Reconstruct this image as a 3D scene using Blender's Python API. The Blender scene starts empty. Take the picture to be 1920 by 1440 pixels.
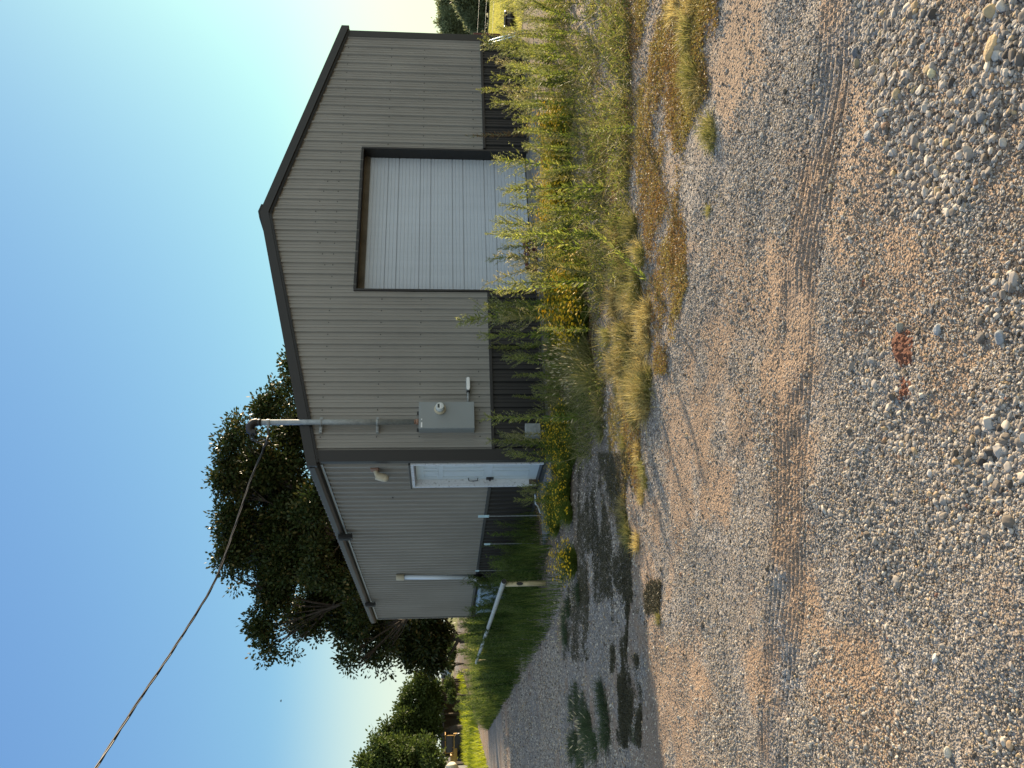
import bpy, bmesh, math, random
import numpy as np
from mathutils import Vector, Matrix
random.seed(7); rng = np.random.default_rng(11)
PI = math.pi
S = bpy.context.scene
COL = S.collection

# ------------------------------------------------------------------ camera (phone held sideways: the picture's left is up)
FPX = 1541.0; PITCH = math.radians(4.79); YAW = math.radians(26.83)
CAM = np.array([-4.707, -11.884, 1.578])
_fw = np.array([math.sin(YAW), math.cos(YAW), 0.0]); RT = np.array([math.cos(YAW), -math.sin(YAW), 0.0]); _up = np.array([0, 0, 1.0])
FW = _fw * math.cos(PITCH) - _up * math.sin(PITCH); UP = _fw * math.sin(PITCH) + _up * math.cos(PITCH)
cd = bpy.data.cameras.new('camera'); cam = bpy.data.objects.new('camera', cd); COL.objects.link(cam)
cd.sensor_fit = 'HORIZONTAL'; cd.sensor_width = 36; cd.lens = 36 * FPX / 1920; cd.clip_start = 0.05; cd.clip_end = 6000
X, Y, Z = -UP, RT, -FW
cam.matrix_world = Matrix(((X[0], Y[0], Z[0], CAM[0]), (X[1], Y[1], Z[1], CAM[1]), (X[2], Y[2], Z[2], CAM[2]), (0, 0, 0, 1)))
S.camera = cam

# ------------------------------------------------------------------ sky, sun, exposure
SUN = np.array([3.25, 1.29, 1.02]); SUN = SUN / np.linalg.norm(SUN)
EL = math.asin(SUN[2]); AZ = math.atan2(SUN[0], SUN[1])
w = bpy.data.worlds.new('World'); S.world = w; w.use_nodes = True
nt = w.node_tree; bg = nt.nodes['Background']; sky = nt.nodes.new('ShaderNodeTexSky')
sky.sky_type = 'NISHITA'; sky.sun_disc = False; sky.sun_elevation = EL; sky.sun_rotation = AZ
sky.air_density = 1.0; sky.dust_density = 0.7; sky.ozone_density = 1.2; sky.altitude = 200
# phone-style tone response of the sky, one power curve per channel
sep_ = nt.nodes.new('ShaderNodeSeparateColor'); com_ = nt.nodes.new('ShaderNodeCombineColor'); nt.links.new(sky.outputs[0], sep_.inputs[0])
for i_, (g_, k_) in enumerate(((0.665, 0.136), (0.69, 0.208), (0.30, 0.468))):
    pw_ = nt.nodes.new('ShaderNodeMath'); pw_.operation = 'POWER'; pw_.inputs[1].default_value = g_; ml_ = nt.nodes.new('ShaderNodeMath'); ml_.operation = 'MULTIPLY'; ml_.inputs[1].default_value = k_ * 4.35
    nt.links.new(sep_.outputs[i_], pw_.inputs[0]); nt.links.new(pw_.outputs[0], ml_.inputs[0]); nt.links.new(ml_.outputs[0], com_.inputs[i_])
# unseen bright cloud added behind the camera as fill for shaded walls and ground
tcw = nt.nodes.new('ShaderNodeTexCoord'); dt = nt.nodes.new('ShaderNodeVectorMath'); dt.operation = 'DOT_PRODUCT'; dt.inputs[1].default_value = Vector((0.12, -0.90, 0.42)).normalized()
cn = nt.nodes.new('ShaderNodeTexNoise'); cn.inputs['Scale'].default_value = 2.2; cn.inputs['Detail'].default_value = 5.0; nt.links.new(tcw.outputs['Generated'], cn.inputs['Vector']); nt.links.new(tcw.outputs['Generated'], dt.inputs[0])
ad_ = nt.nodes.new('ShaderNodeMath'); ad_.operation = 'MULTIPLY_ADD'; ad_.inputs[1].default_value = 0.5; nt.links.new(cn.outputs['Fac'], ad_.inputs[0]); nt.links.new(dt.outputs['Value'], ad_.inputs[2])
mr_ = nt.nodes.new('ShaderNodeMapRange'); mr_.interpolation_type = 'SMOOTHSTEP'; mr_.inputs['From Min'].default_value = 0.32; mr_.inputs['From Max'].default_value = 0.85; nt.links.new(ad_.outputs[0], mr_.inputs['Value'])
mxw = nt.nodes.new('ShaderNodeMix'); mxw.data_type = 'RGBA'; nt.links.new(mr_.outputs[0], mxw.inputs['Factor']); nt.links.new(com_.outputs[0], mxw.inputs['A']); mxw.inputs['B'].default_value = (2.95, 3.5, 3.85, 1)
# pale warm haze low over the horizon
sx_ = nt.nodes.new('ShaderNodeSeparateXYZ'); nt.links.new(tcw.outputs['Generated'], sx_.inputs[0])
mh_ = nt.nodes.new('ShaderNodeMapRange'); mh_.interpolation_type = 'SMOOTHSTEP'; mh_.inputs['From Min'].default_value = 0.20; mh_.inputs['From Max'].default_value = 0.02; mh_.inputs['To Max'].default_value = 0.75; nt.links.new(sx_.outputs[2], mh_.inputs['Value'])
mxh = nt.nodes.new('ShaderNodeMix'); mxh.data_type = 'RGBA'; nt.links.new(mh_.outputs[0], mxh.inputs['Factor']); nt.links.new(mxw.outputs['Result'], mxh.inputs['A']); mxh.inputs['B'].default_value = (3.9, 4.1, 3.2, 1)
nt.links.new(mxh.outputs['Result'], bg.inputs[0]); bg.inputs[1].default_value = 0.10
sl = bpy.data.lights.new('sun', 'SUN'); sl.energy = 5.0; sl.angle = math.radians(0.5); sl.color = (1.0, 0.80, 0.55)
so = bpy.data.objects.new('sun', sl); COL.objects.link(so); so.rotation_euler = Vector(SUN).to_track_quat('Z', 'Y').to_euler(); so.location = (30, 12, 12)
S.view_settings.view_transform = 'Standard'; S.view_settings.look = 'None'; S.view_settings.exposure = 1.3; S.view_settings.gamma = 1.0
S.cycles.max_bounces = 6; S.cycles.transparent_max_bounces = 6; S.cycles.use_adaptive_sampling = True

# ------------------------------------------------------------------ helpers
def ray(x, y): return FW + RT * (1440 - y - 720) / FPX - UP * (x - 960) / FPX
def at(x, y, z=-0.1):
    d = ray(x, y); return CAM + d * (z - CAM[2]) / d[2]
def atd(x, y, D): return CAM + ray(x, y) * D
def ongable(x, y, b=0.0):
    d = ray(x, y); return CAM + d * (b - CAM[1]) / d[1]
def onside(x, y, a=0.0):
    d = ray(x, y); return CAM + d * (a - CAM[0]) / d[0]

def vnoise(x, y, s, seed=0):
    x = np.asarray(x, float) / s; y = np.asarray(y, float) / s
    xi = np.floor(x).astype(np.int64); yi = np.floor(y).astype(np.int64); fx = x - xi; fy = y - yi
    fx = fx * fx * (3 - 2 * fx); fy = fy * fy * (3 - 2 * fy)
    def h(a, b):
        n = (a * 374761393 + b * 668265263 + seed * 974634777) & 0xFFFFFFFF
        n = ((n ^ (n >> 13)) * 1274126177) & 0xFFFFFFFF
        return ((n ^ (n >> 16)) & 0xFFFF) / 65535.0
    return (h(xi, yi) * (1 - fx) + h(xi + 1, yi) * fx) * (1 - fy) + (h(xi, yi + 1) * (1 - fx) + h(xi + 1, yi + 1) * fx) * fy
def fbm(x, y, s, seed=0, o=4):
    r = 0; a = 1; t = 0
    for i in range(o):
        r = r + a * vnoise(x, y, s / 2 ** i, seed + i * 17); t += a; a *= 0.5
    return r / t
def sstep(a, b, x):
    t = np.clip((x - a) / (b - a), 0, 1); return t * t * (3 - 2 * t)

def tag(o, label=None, cat=None, group=None, kind=None):
    if label: o['label'] = label
    if cat: o['category'] = cat
    if group: o['group'] = group
    if kind: o['kind'] = kind
    return o
def thing(name, label, cat, loc=(0, 0, 0), rz=0, group=None):
    o = bpy.data.objects.new(name, None); COL.objects.link(o); o.location = loc; o.rotation_euler = (0, 0, rz)
    o.empty_display_size = 0.1
    return tag(o, label, cat, group)
def link(name, me, parent=None, mats=()):
    for m in mats: me.materials.append(m)
    o = bpy.data.objects.new(name, me); COL.objects.link(o)
    if parent is not None: o.parent = parent
    return o
def kids(o): return [c for c in bpy.data.objects if c.parent == o]
def copy_tree(tree, loc, rz, sc, label, group):
    """tree = (root, [parts]); copies share mesh data"""
    r = tree[0].copy(); COL.objects.link(r); r.location = loc; r.rotation_euler = (random.gauss(0, .07), random.gauss(0, .07), rz); r.scale = sc
    r['label'] = label
    if group: r['group'] = group
    for p in tree[1]:
        c = p.copy(); COL.objects.link(c); c.parent = r
    return r

class Q:
    """fast quad soup: arrays of (n,4,3) with a per-face random value and material slot"""
    def __init__(s): s.v = []; s.r = []; s.m = []
    def add(s, quads, r=None, m=0):
        quads = np.asarray(quads, float); n = len(quads)
        s.v.append(quads); s.r.append(rng.random(n) if r is None else np.broadcast_to(r, (n,)).astype(float)); s.m.append(np.full(n, m, int))
    def mesh(s, name, smooth=False):
        v = np.concatenate(s.v); r = np.concatenate(s.r); m = np.concatenate(s.m); n = len(v)
        me = bpy.data.meshes.new(name); me.vertices.add(n * 4); me.vertices.foreach_set('co', v.reshape(-1))
        me.loops.add(n * 4); me.loops.foreach_set('vertex_index', np.arange(n * 4, dtype=np.int32))
        me.polygons.add(n); me.polygons.foreach_set('loop_start', np.arange(0, n * 4, 4, dtype=np.int32))
        me.polygons.foreach_set('material_index', m.astype(np.int32))
        a = me.attributes.new('rnd', 'FLOAT', 'FACE'); a.data.foreach_set('value', r.astype(np.float32))
        me.update(); me.validate(); return me
def unit(v): return v / np.maximum(np.linalg.norm(v, axis=-1, keepdims=True), 1e-9)
def randdir(n):
    return unit(rng.normal(size=(n, 3)))
def leafq(P, D, L, W, fold=0.45):
    """diamond leaves: base P, direction D, length L, width W"""
    P = np.asarray(P, float); D = unit(np.asarray(D, float)); n = len(P)
    L = np.broadcast_to(L, (n,))[:, None]; W = np.broadcast_to(W, (n,))[:, None]
    sd = unit(np.cross(D, randdir(n))); mid = P + D * L * fold
    return np.stack([P, mid + sd * W * .5, P + D * L, mid - sd * W * .5], 1)
def bladeq(P, D, L, W, droop, seg=3, curl=None):
    """grass blades as tapered strips bending towards the ground"""
    P = np.asarray(P, float); D = unit(np.asarray(D, float)); n = len(P)
    L = np.broadcast_to(L, (n,))[:, None]; W = np.broadcast_to(W, (n,))[:, None]; droop = np.broadcast_to(droop, (n,))[:, None]
    sd = unit(np.cross(D, randdir(n))); out = []; prev = None
    for i in range(seg + 1):
        t = i / seg
        c = P + D * L * t + np.array([0, 0, -1.0]) * droop * L * t * t
        wd = W * .5 * (1 - t ** 1.5) + 1e-4
        a, b = c - sd * wd, c + sd * wd
        if prev is not None: out.append(np.stack([prev[0], prev[1], b, a], 1))
        prev = (a, b)
    return np.concatenate(out)
def tubeq(pts, rad, seg=6, cap=False):
    """tube of quads along a polyline; rad scalar or per point"""
    pts = np.asarray(pts, float); n = len(pts); rad = np.broadcast_to(rad, (n,))
    out = []; prev = None; up = np.array([.13, .31, .94])
    for i in range(n):
        t = pts[min(i + 1, n - 1)] - pts[max(i - 1, 0)]; t = t / (np.linalg.norm(t) + 1e-9)
        u = np.cross(t, up)
        if np.linalg.norm(u) < .05: u = np.cross(t, np.array([1, .2, 0]))
        u /= np.linalg.norm(u); v = np.cross(t, u)
        ang = np.arange(seg) * 2 * PI / seg
        ring = pts[i] + rad[i] * (np.cos(ang)[:, None] * u + np.sin(ang)[:, None] * v)
        if prev is not None: out.append(np.stack([prev, np.roll(prev, -1, 0), np.roll(ring, -1, 0), ring], 1))
        prev = ring
    return np.concatenate(out)

# bmesh based solids
def bm_new(): return bmesh.new()
def box(bm, c, s, rot=None, mi=0, bev=0.0):
    r = bmesh.ops.create_cube(bm, size=1.0); vs = r['verts']
    bmesh.ops.scale(bm, vec=Vector(s), verts=vs)
    if bev > 0:
        es = list({e for v in vs for e in v.link_edges})
        r2 = bmesh.ops.bevel(bm, geom=es, offset=bev, segments=2, affect='EDGES', profile=0.6)
        fs = r2['faces']; vs = list({v for f in fs for v in f.verts} | {v for v in vs if v.is_valid})
    if rot is not None: bmesh.ops.transform(bm, matrix=rot.to_4x4(), verts=vs)
    bmesh.ops.translate(bm, vec=Vector(c), verts=vs)
    for f in {f for v in vs for f in v.link_faces}: f.material_index = mi
    return vs
def cyl(bm, p0, p1, r0, r1=None, seg=16, mi=0, caps=True):
    p0 = Vector(p0); p1 = Vector(p1); d = p1 - p0
    r = bmesh.ops.create_cone(bm, cap_ends=caps, segments=seg, radius1=r0, radius2=r0 if r1 is None else r1, depth=d.length)
    M = Matrix.Translation((p0 + p1) / 2) @ d.to_track_quat('Z', 'Y').to_matrix().to_4x4()
    bmesh.ops.transform(bm, matrix=M, verts=r['verts'])
    for f in {f for v in r['verts'] for f in v.link_faces}:
        f.material_index = mi; f.smooth = len(f.verts) == 4
    return r['verts']
def tube(bm, pts, rad, seg=12, mi=0, smooth=True):
    for q in tubeq(pts, rad, seg):
        f = bm.faces.new([bm.verts.new(p) for p in q]); f.material_index = mi; f.smooth = smooth
    bmesh.ops.remove_doubles(bm, verts=bm.verts, dist=1e-5)
def prism(bm, poly, axis, a0, a1, mi=0):
    """extrude polygon (list of 2-tuples) along axis ('x','y','z') from a0 to a1"""
    def P(p, a): return {'x': (a, p[0], p[1]), 'y': (p[0], a, p[1]), 'z': (p[0], p[1], a)}[axis]
    A = [bm.verts.new(P(p, a0)) for p in poly]; B = [bm.verts.new(P(p, a1)) for p in poly]; n = len(poly); fs = []
    fs.append(bm.faces.new(A)); fs.append(bm.faces.new(B[::-1]))
    for i in range(n): fs.append(bm.faces.new([A[i], B[i], B[(i + 1) % n], A[(i + 1) % n]]))
    for f in fs: f.material_index = mi
def fin(name, bm, mats, parent=None, bevel=0.0, smooth=False):
    bmesh.ops.recalc_face_normals(bm, faces=bm.faces)
    me = bpy.data.meshes.new(name); bm.to_mesh(me); bm.free()
    if smooth:
        for p in me.polygons: p.use_smooth = True
    o = link(name, me, parent, mats if isinstance(mats, (list, tuple)) else (mats,))
    if bevel > 0:
        m = o.modifiers.new('bevel', 'BEVEL'); m.width = bevel; m.segments = 2; m.limit_method = 'ANGLE'; m.angle_limit = math.radians(40)
    return o

# ------------------------------------------------------------------ materials
def nodes(name):
    m = bpy.data.materials.new(name); m.use_nodes = True; t = m.node_tree; return m, t, t.nodes, t.links, t.nodes['Principled BSDF']
def N(t, typ, **kw):
    n = t.nodes.new(typ)
    for k, v in kw.items():
        if k in n.inputs: n.inputs[k].default_value = v
        else: setattr(n, k, v)
    return n
def ramp(t, stops):
    r = t.nodes.new('ShaderNodeValToRGB'); cr = r.color_ramp
    while len(cr.elements) < len(stops): cr.elements.new(0.5)
    for e, (p, c) in zip(cr.elements, stops): e.position = p; e.color = (*c, 1)
    return r
def plain(name, col, rough=0.6, metal=0.0, var=0.12, scale=6.0, bump=0.0, bscale=60.0, spec=0.5, dirt=None):
    m, t, ns, L, b = nodes(name)
    tc = N(t, 'ShaderNodeTexCoord'); no = N(t, 'ShaderNodeTexNoise', Scale=scale, Detail=6.0, Roughness=0.6); L.new(tc.outputs['Object'], no.inputs['Vector'])
    c = np.array(col); lo = c * (1 - var); hi = np.minimum(c * (1 + var), 1)
    r = ramp(t, [(0.3, lo), (0.7, hi)] if dirt is None else [(0.25, dirt), (0.42, lo), (0.7, hi)])
    L.new(no.outputs['Fac'], r.inputs[0]); L.new(r.outputs[0], b.inputs['Base Color'])
    b.inputs['Roughness'].default_value = rough; b.inputs['Metallic'].default_value = metal; b.inputs['Specular IOR Level'].default_value = spec
    if bump > 0:
        n2 = N(t, 'ShaderNodeTexNoise', Scale=bscale, Detail=4.0); L.new(tc.outputs['Object'], n2.inputs['Vector'])
        bp = N(t, 'ShaderNodeBump', Strength=bump, Distance=0.01); L.new(n2.outputs['Fac'], bp.inputs['Height']); L.new(bp.outputs[0], b.inputs['Normal'])
    return m
def leafm(name, stops, trans=0.35, rough=0.55, objvar=0.25):
    m, t, ns, L, b = nodes(name)
    at_ = N(t, 'ShaderNodeAttribute', attribute_name='rnd'); r = ramp(t, stops); L.new(at_.outputs['Fac'], r.inputs[0])
    oi = N(t, 'ShaderNodeObjectInfo'); mr = N(t, 'ShaderNodeMapRange'); mr.inputs['To Min'].default_value = 1 - objvar; mr.inputs['To Max'].default_value = 1 + objvar
    L.new(oi.outputs['Random'], mr.inputs['Value'])
    hs = N(t, 'ShaderNodeHueSaturation'); L.new(mr.outputs[0], hs.inputs['Value']); L.new(r.outputs[0], hs.inputs['Color'])
    L.new(hs.outputs[0], b.inputs['Base Color']); b.inputs['Roughness'].default_value = rough; b.inputs['Specular IOR Level'].default_value = 0.14
    tr = N(t, 'ShaderNodeBsdfTranslucent'); mx = N(t, 'ShaderNodeMixShader'); mx.inputs[0].default_value = trans
    h2 = N(t, 'ShaderNodeHueSaturation', Value=1.5, Saturation=1.1); L.new(hs.outputs[0], h2.inputs['Color']); L.new(h2.outputs[0], tr.inputs['Color'])
    out = ns['Material Output']; L.new(b.outputs[0], mx.inputs[1]); L.new(tr.outputs[0], mx.inputs[2]); L.new(mx.outputs[0], out.inputs['Surface'])
    return m

def panel_mat(name, col, rough, var=0.10, streak=0.20):
    """painted ribbed steel with faint vertical streaks and dust"""
    m, t, ns, L, b = nodes(name)
    tc = N(t, 'ShaderNodeTexCoord'); mp = N(t, 'ShaderNodeMapping'); mp.inputs['Scale'].default_value = (9, 9, 0.5); L.new(tc.outputs['Object'], mp.inputs[0])
    n1 = N(t, 'ShaderNodeTexNoise', Scale=1.2, Detail=7.0, Roughness=0.65); L.new(mp.outputs[0], n1.inputs['Vector'])
    n2 = N(t, 'ShaderNodeTexNoise', Scale=0.7, Detail=4.0); L.new(tc.outputs['Object'], n2.inputs['Vector'])
    mul = N(t, 'ShaderNodeMath', operation='ADD'); L.new(n1.outputs['Fac'], mul.inputs[0]); L.new(n2.outputs['Fac'], mul.inputs[1])
    c = np.array(col); r = ramp(t, [(0.35, c * (1 - streak)), (0.65, c * (1 + var))]); hf = N(t, 'ShaderNodeMath', operation='MULTIPLY'); hf.inputs[1].default_value = 0.5
    L.new(mul.outputs[0], hf.inputs[0]); L.new(hf.outputs[0], r.inputs[0]); L.new(r.outputs[0], b.inputs['Base Color'])
    b.inputs['Roughness'].default_value = rough; b.inputs['Specular IOR Level'].default_value = 0.5
    bp = N(t, 'ShaderNodeBump', Strength=0.12, Distance=0.02); L.new(n2.outputs['Fac'], bp.inputs['Height']); L.new(bp.outputs[0], b.inputs['Normal'])
    return m
M = {}
M['panel'] = panel_mat('painted_steel_ash', (0.25, 0.24, 0.215), 0.45)
M['bronze'] = panel_mat('painted_steel_dark', (0.0135, 0.0125, 0.012), 0.5)
M['roofm'] = panel_mat('roof_steel', (0.10, 0.10, 0.10), 0.4)
M['garage'] = panel_mat('garage_steel', (0.45, 0.50, 0.55), 0.45, 0.05, 0.08)
M['headerstain'] = plain('stained_header', (0.095, 0.082, 0.06), 0.8, var=0.4, scale=3)
M['white'] = plain('door_white', (0.56, 0.61, 0.62), 0.45, var=0.04)
M['peel'] = plain('peeling_white_trim', (0.70, 0.71, 0.72), 0.7, var=0.05, scale=22, dirt=(0.16, 0.12, 0.09), bump=0.6, bscale=90)
M['black'] = plain('black_parts', (0.012, 0.012, 0.013), 0.4)
M['galv'] = plain('galvanised_steel', (0.27, 0.29, 0.29), 0.5, 0.25, var=0.22, scale=18)
M['greybox'] = plain('grey_enclosure_paint', (0.23, 0.25, 0.25), 0.42, var=0.03, scale=3)
M['glass'] = plain('meter_glass_cover', (0.55, 0.58, 0.56), 0.12, var=0.05)
M['cream'] = plain('cream_plastic', (0.52, 0.46, 0.33), 0.55, var=0.1)
M['label'] = plain('label_white', (0.75, 0.75, 0.73), 0.5, var=0.02)
M['copper'] = plain('brown_hub', (0.25, 0.14, 0.09), 0.6)
M['pvc'] = plain('pvc_white', (0.66, 0.72, 0.78), 0.4, var=0.04)
M['pipey'] = plain('pipe_old_yellow_paint', (0.48, 0.39, 0.22), 0.65, var=0.15, scale=9, dirt=(0.25, 0.20, 0.14))
M['pipew'] = plain('pipe_white_paint', (0.42, 0.41, 0.35), 0.6, var=0.2, scale=9)
M['concrete'] = plain('concrete', (0.17, 0.17, 0.168), 0.9, var=0.2, scale=4, bump=0.4, bscale=80)
M['rust'] = plain('rusty_scrap', (0.13, 0.055, 0.045), 0.85, var=0.4, scale=12, bump=0.5)
M['bark'] = plain('bark', (0.055, 0.045, 0.036), 0.95, var=0.4, scale=8, bump=1.0, bscale=25)
M['stem'] = plain('weed_stem', (0.12, 0.13, 0.045), 0.7, var=0.3, scale=5)
M['cable'] = plain('cable_black', (0.018, 0.018, 0.02), 0.5)
M['alum'] = plain('bare_conductor', (0.06, 0.056, 0.052), 0.6, 0.1)
M['tote'] = plain('pale_blue_plastic', (0.30, 0.40, 0.46), 0.55, var=0.2)
M['frameblue'] = plain('pale_blue_metal', (0.45, 0.62, 0.68), 0.4, 0.2)
M['yellowm'] = plain('machine_yellow', (0.50, 0.27, 0.03), 0.5, var=0.15)
M['darkglass'] = plain('dark_glass', (0.03, 0.04, 0.05), 0.1)
M['wood'] = plain('wood_post', (0.10, 0.075, 0.05), 0.9, var=0.3, bump=0.4)

GREEN = [(0.0, (0.045, 0.075, 0.018)), (0.5, (0.145, 0.18, 0.042)), (1.0, (0.32, 0.31, 0.09))]
M['weedleaf'] = leafm('weed_leaf', GREEN, 0.5)
M['weedbud'] = leafm('weed_flower_head', [(0, (0.16, 0.18, 0.06)), (0.6, (0.30, 0.31, 0.13)), (1, (0.55, 0.52, 0.34))], 0.30)
M['weedred'] = leafm('weed_leaf_russet', [(0, (0.10, 0.06, 0.03)), (1, (0.30, 0.20, 0.10))], 0.30)
M['thicket'] = leafm('thicket_leaf_shade_toned', [(0, (0.03, 0.06, 0.015)), (0.6, (0.08, 0.125, 0.03)), (1, (0.19, 0.24, 0.06))], 0.38)  # darker copy of the weed leaf, the side wall's shade put into its colour
M['mound'] = leafm('mound_leaf', [(0, (0.05, 0.08, 0.015)), (1, (0.16, 0.20, 0.04))], 0.35)
M['petal'] = leafm('yellow_petal', [(0, (0.55, 0.33, 0.01)), (1, (0.75, 0.55, 0.03))], 0.3, objvar=0.05)
M['dry'] = leafm('dry_grass', [(0, (0.20, 0.15, 0.06)), (0.5, (0.40, 0.32, 0.13)), (1, (0.55, 0.47, 0.22))], 0.3)
M['drygreen'] = leafm('half_dry_grass', [(0, (0.10, 0.11, 0.03)), (0.5, (0.22, 0.21, 0.07)), (1, (0.42, 0.36, 0.16))], 0.3)
M['tuft'] = leafm('green_tuft', [(0, (0.035, 0.055, 0.024)), (1, (0.10, 0.125, 0.06))], 0.25)
M['seed'] = leafm('foxtail_seed', [(0, (0.35, 0.30, 0.18)), (1, (0.62, 0.56, 0.38))], 0.3)
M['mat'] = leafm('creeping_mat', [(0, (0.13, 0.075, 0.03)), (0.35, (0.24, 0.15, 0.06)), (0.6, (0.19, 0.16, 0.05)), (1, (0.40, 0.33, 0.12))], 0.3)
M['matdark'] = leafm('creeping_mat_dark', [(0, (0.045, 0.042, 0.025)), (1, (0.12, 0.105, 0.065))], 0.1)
M['lawn'] = leafm('lawn_blades', [(0, (0.10, 0.125, 0.015)), (0.6, (0.22, 0.25, 0.03)), (1, (0.38, 0.38, 0.07))], 0.40)
M['oak'] = leafm('oak_leaf', [(0, (0.014, 0.025, 0.008)), (0.6, (0.028, 0.042, 0.012)), (0.86, (0.055, 0.055, 0.016)), (1, (0.15, 0.11, 0.04))], 0.18, rough=0.4)
M['fieldgrass'] = leafm('field_blades', [(0, (0.12, 0.14, 0.035)), (0.5, (0.25, 0.25, 0.07)), (1, (0.42, 0.38, 0.13))], 0.4)
M['thickgrass'] = leafm('thicket_grass_shade_toned', [(0, (0.025, 0.042, 0.011)), (0.6, (0.07, 0.10, 0.022)), (1, (0.19, 0.22, 0.05))], 0.42)  # grass darkened below its normal colour to deepen the thicket's shade
M['fartree'] = leafm('far_leaf', [(0, (0.03, 0.05, 0.015)), (1, (0.085, 0.115, 0.03))], 0.25)
M['righttree'] = leafm('right_leaf_haze_toned', [(0, (0.09, 0.11, 0.06)), (1, (0.21, 0.23, 0.12))], 0.3)  # leaves lightened so the colour itself carries the haze and glare

# ------------------------------------------------------------------ ground
def track(x, y):
    """signed offset (m) from the tyre track's centre line"""
    p = [at(1575, -200)[:2], at(1560, 100)[:2], at(1500, 500)[:2], at(1482, 750)[:2], at(1470, 1100)[:2], at(1452, 1440)[:2], at(1430, 1800)[:2]]
    best = np.full(np.shape(x), 9.0)
    for a, b in zip(p[:-1], p[1:]):
        d = b - a; l = np.hypot(*d); d = d / l
        s = (x - a[0]) * d[0] + (y - a[1]) * d[1]; o = -(x - a[0]) * d[1] + (y - a[1]) * d[0]
        dd = np.where((s > -0.01) & (s < l + .01), o, 9.0); best = np.where(np.abs(dd) < np.abs(best), dd, best)
    return best
def gz(x, y, fine=True):
    x = np.asarray(x, float); y = np.asarray(y, float)
    z = -0.1 - 0.055 * np.clip(x - 13, 0, 150) * sstep(13, 20, x) + 0 * y
    r = np.hypot(x - CAM[0], y - CAM[1])
    nearb = sstep(0.0, 2.5, np.maximum(-y, -x))
    z = z + (fbm(x, y, 3.0, 3) - .5) * 0.10 * nearb * sstep(60, 10, r)
    if fine:
        z = z + (fbm(x, y, 0.35, 9, 5) - .5) * 0.05 * sstep(14, 5, r)
        tk = track(x, y); m = sstep(.24, .18, np.abs(tk)); on = sstep(.25, .45, fbm(x, y, .7, 41, 2) + .12)
        z = z - m * 0.002 + m * on * 0.0055 * np.sin(tk * 2 * PI / 0.042)
        tk2 = np.abs(tk - 1.25); z = z - .003 * sstep(.25, .0, tk2)
    return z
SANDS = ((1385, 60, .55), (1370, 110, .4), (1440, 560, .35), (1455, 700, .3), (1490, 830, .3), (1480, 940, .25), (1590, 400, .30), (1650, 540, .32), (1725, 470, .26), (1760, 560, .22), (1800, 700, .18), (1860, 520, .16), (1880, 330, .12), (1560, 1290, .30), (1630, 1340, .28), (1500, 1150, .28), (1470, 1030, .22), (1420, 1250, .3), (1330, 900, .35), (1300, 1300, .4))
def zones(x, y):
    """sand, field, soil amounts of the ground sheet"""
    r = np.hypot(x - CAM[0], y - CAM[1])
    n = fbm(x, y, 1.3, 21, 5) * .65 + fbm(x, y, .28, 77, 3) * .35
    sand = sstep(.475, .60, n + .10 * sstep(.28, .1, np.abs(track(x, y)))) * .8
    for bx_, by_, br_ in SANDS:
        q_ = at(bx_, by_); dd_ = np.hypot(x - q_[0], y - q_[1]) / br_ + (fbm(x, y, .22, 61, 4) - .5) * 1.5
        sand = np.maximum(sand, .9 * sstep(1.15, .55, dd_))
    field = sstep(11, 16, x) * sstep(2, 5, x - 0.0 * y)
    field = np.maximum(field, sstep(19, 23, y + 0.0 * x) * sstep(-1, 1.5, x) * sstep(60, 40, y))
    soil = sstep(-5.6, -3.6, y + (fbm(x, y, 1.2, 31) - .5) * 2.5 + 0.38 * np.clip(-x - 1, -3, 0)) * sstep(-2.6, -1.0, x + (fbm(x, y, 1.0, 5) - .5) * 1.2) * (1 - sstep(60, 120, r))
    return sand, field, soil
fwd = math.atan2(RT[1], RT[0]) + PI / 2
rr = np.concatenate([np.geomspace(0.5, 2.0, 12, endpoint=False), np.geomspace(2.0, 13.0, 560, endpoint=False), np.geomspace(13, 60, 170, endpoint=False), np.geomspace(60, 5000, 60)])
aa = np.concatenate([np.linspace(-PI, -.56, 60, endpoint=False), np.linspace(-.56, .56, 520, endpoint=False), np.linspace(.56, PI, 60)])
RR, AA = np.meshgrid(rr, aa, indexing='ij'); gx = CAM[0] + RR * np.cos(fwd - AA); gy = CAM[1] + RR * np.sin(fwd - AA)
gzz = gz(gx, gy); nr, na = RR.shape
me = bpy.data.meshes.new('ground'); me.vertices.add(nr * na); me.vertices.foreach_set('co', np.stack([gx, gy, gzz], -1).reshape(-1))
ii = np.arange(nr * na).reshape(nr, na); qd = np.stack([ii[:-1, :-1], ii[:-1, 1:], ii[1:, 1:], ii[1:, :-1]], -1).reshape(-1, 4)[:, ::-1]
me.loops.add(qd.size); me.loops.foreach_set('vertex_index', qd.reshape(-1).astype(np.int32)); me.polygons.add(len(qd)); me.polygons.foreach_set('loop_start', np.arange(0, qd.size, 4, dtype=np.int32))
sd_, fd_, so_ = zones(gx, gy)
ca = me.color_attributes.new('zone', 'FLOAT_COLOR', 'POINT'); ca.data.foreach_set('color', np.stack([sd_, fd_, so_, np.ones_like(sd_)], -1).reshape(-1).astype(np.float32))
me.update(); me.validate()
for p in (me.polygons,): p.foreach_set('use_smooth', np.ones(len(p), bool))
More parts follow.
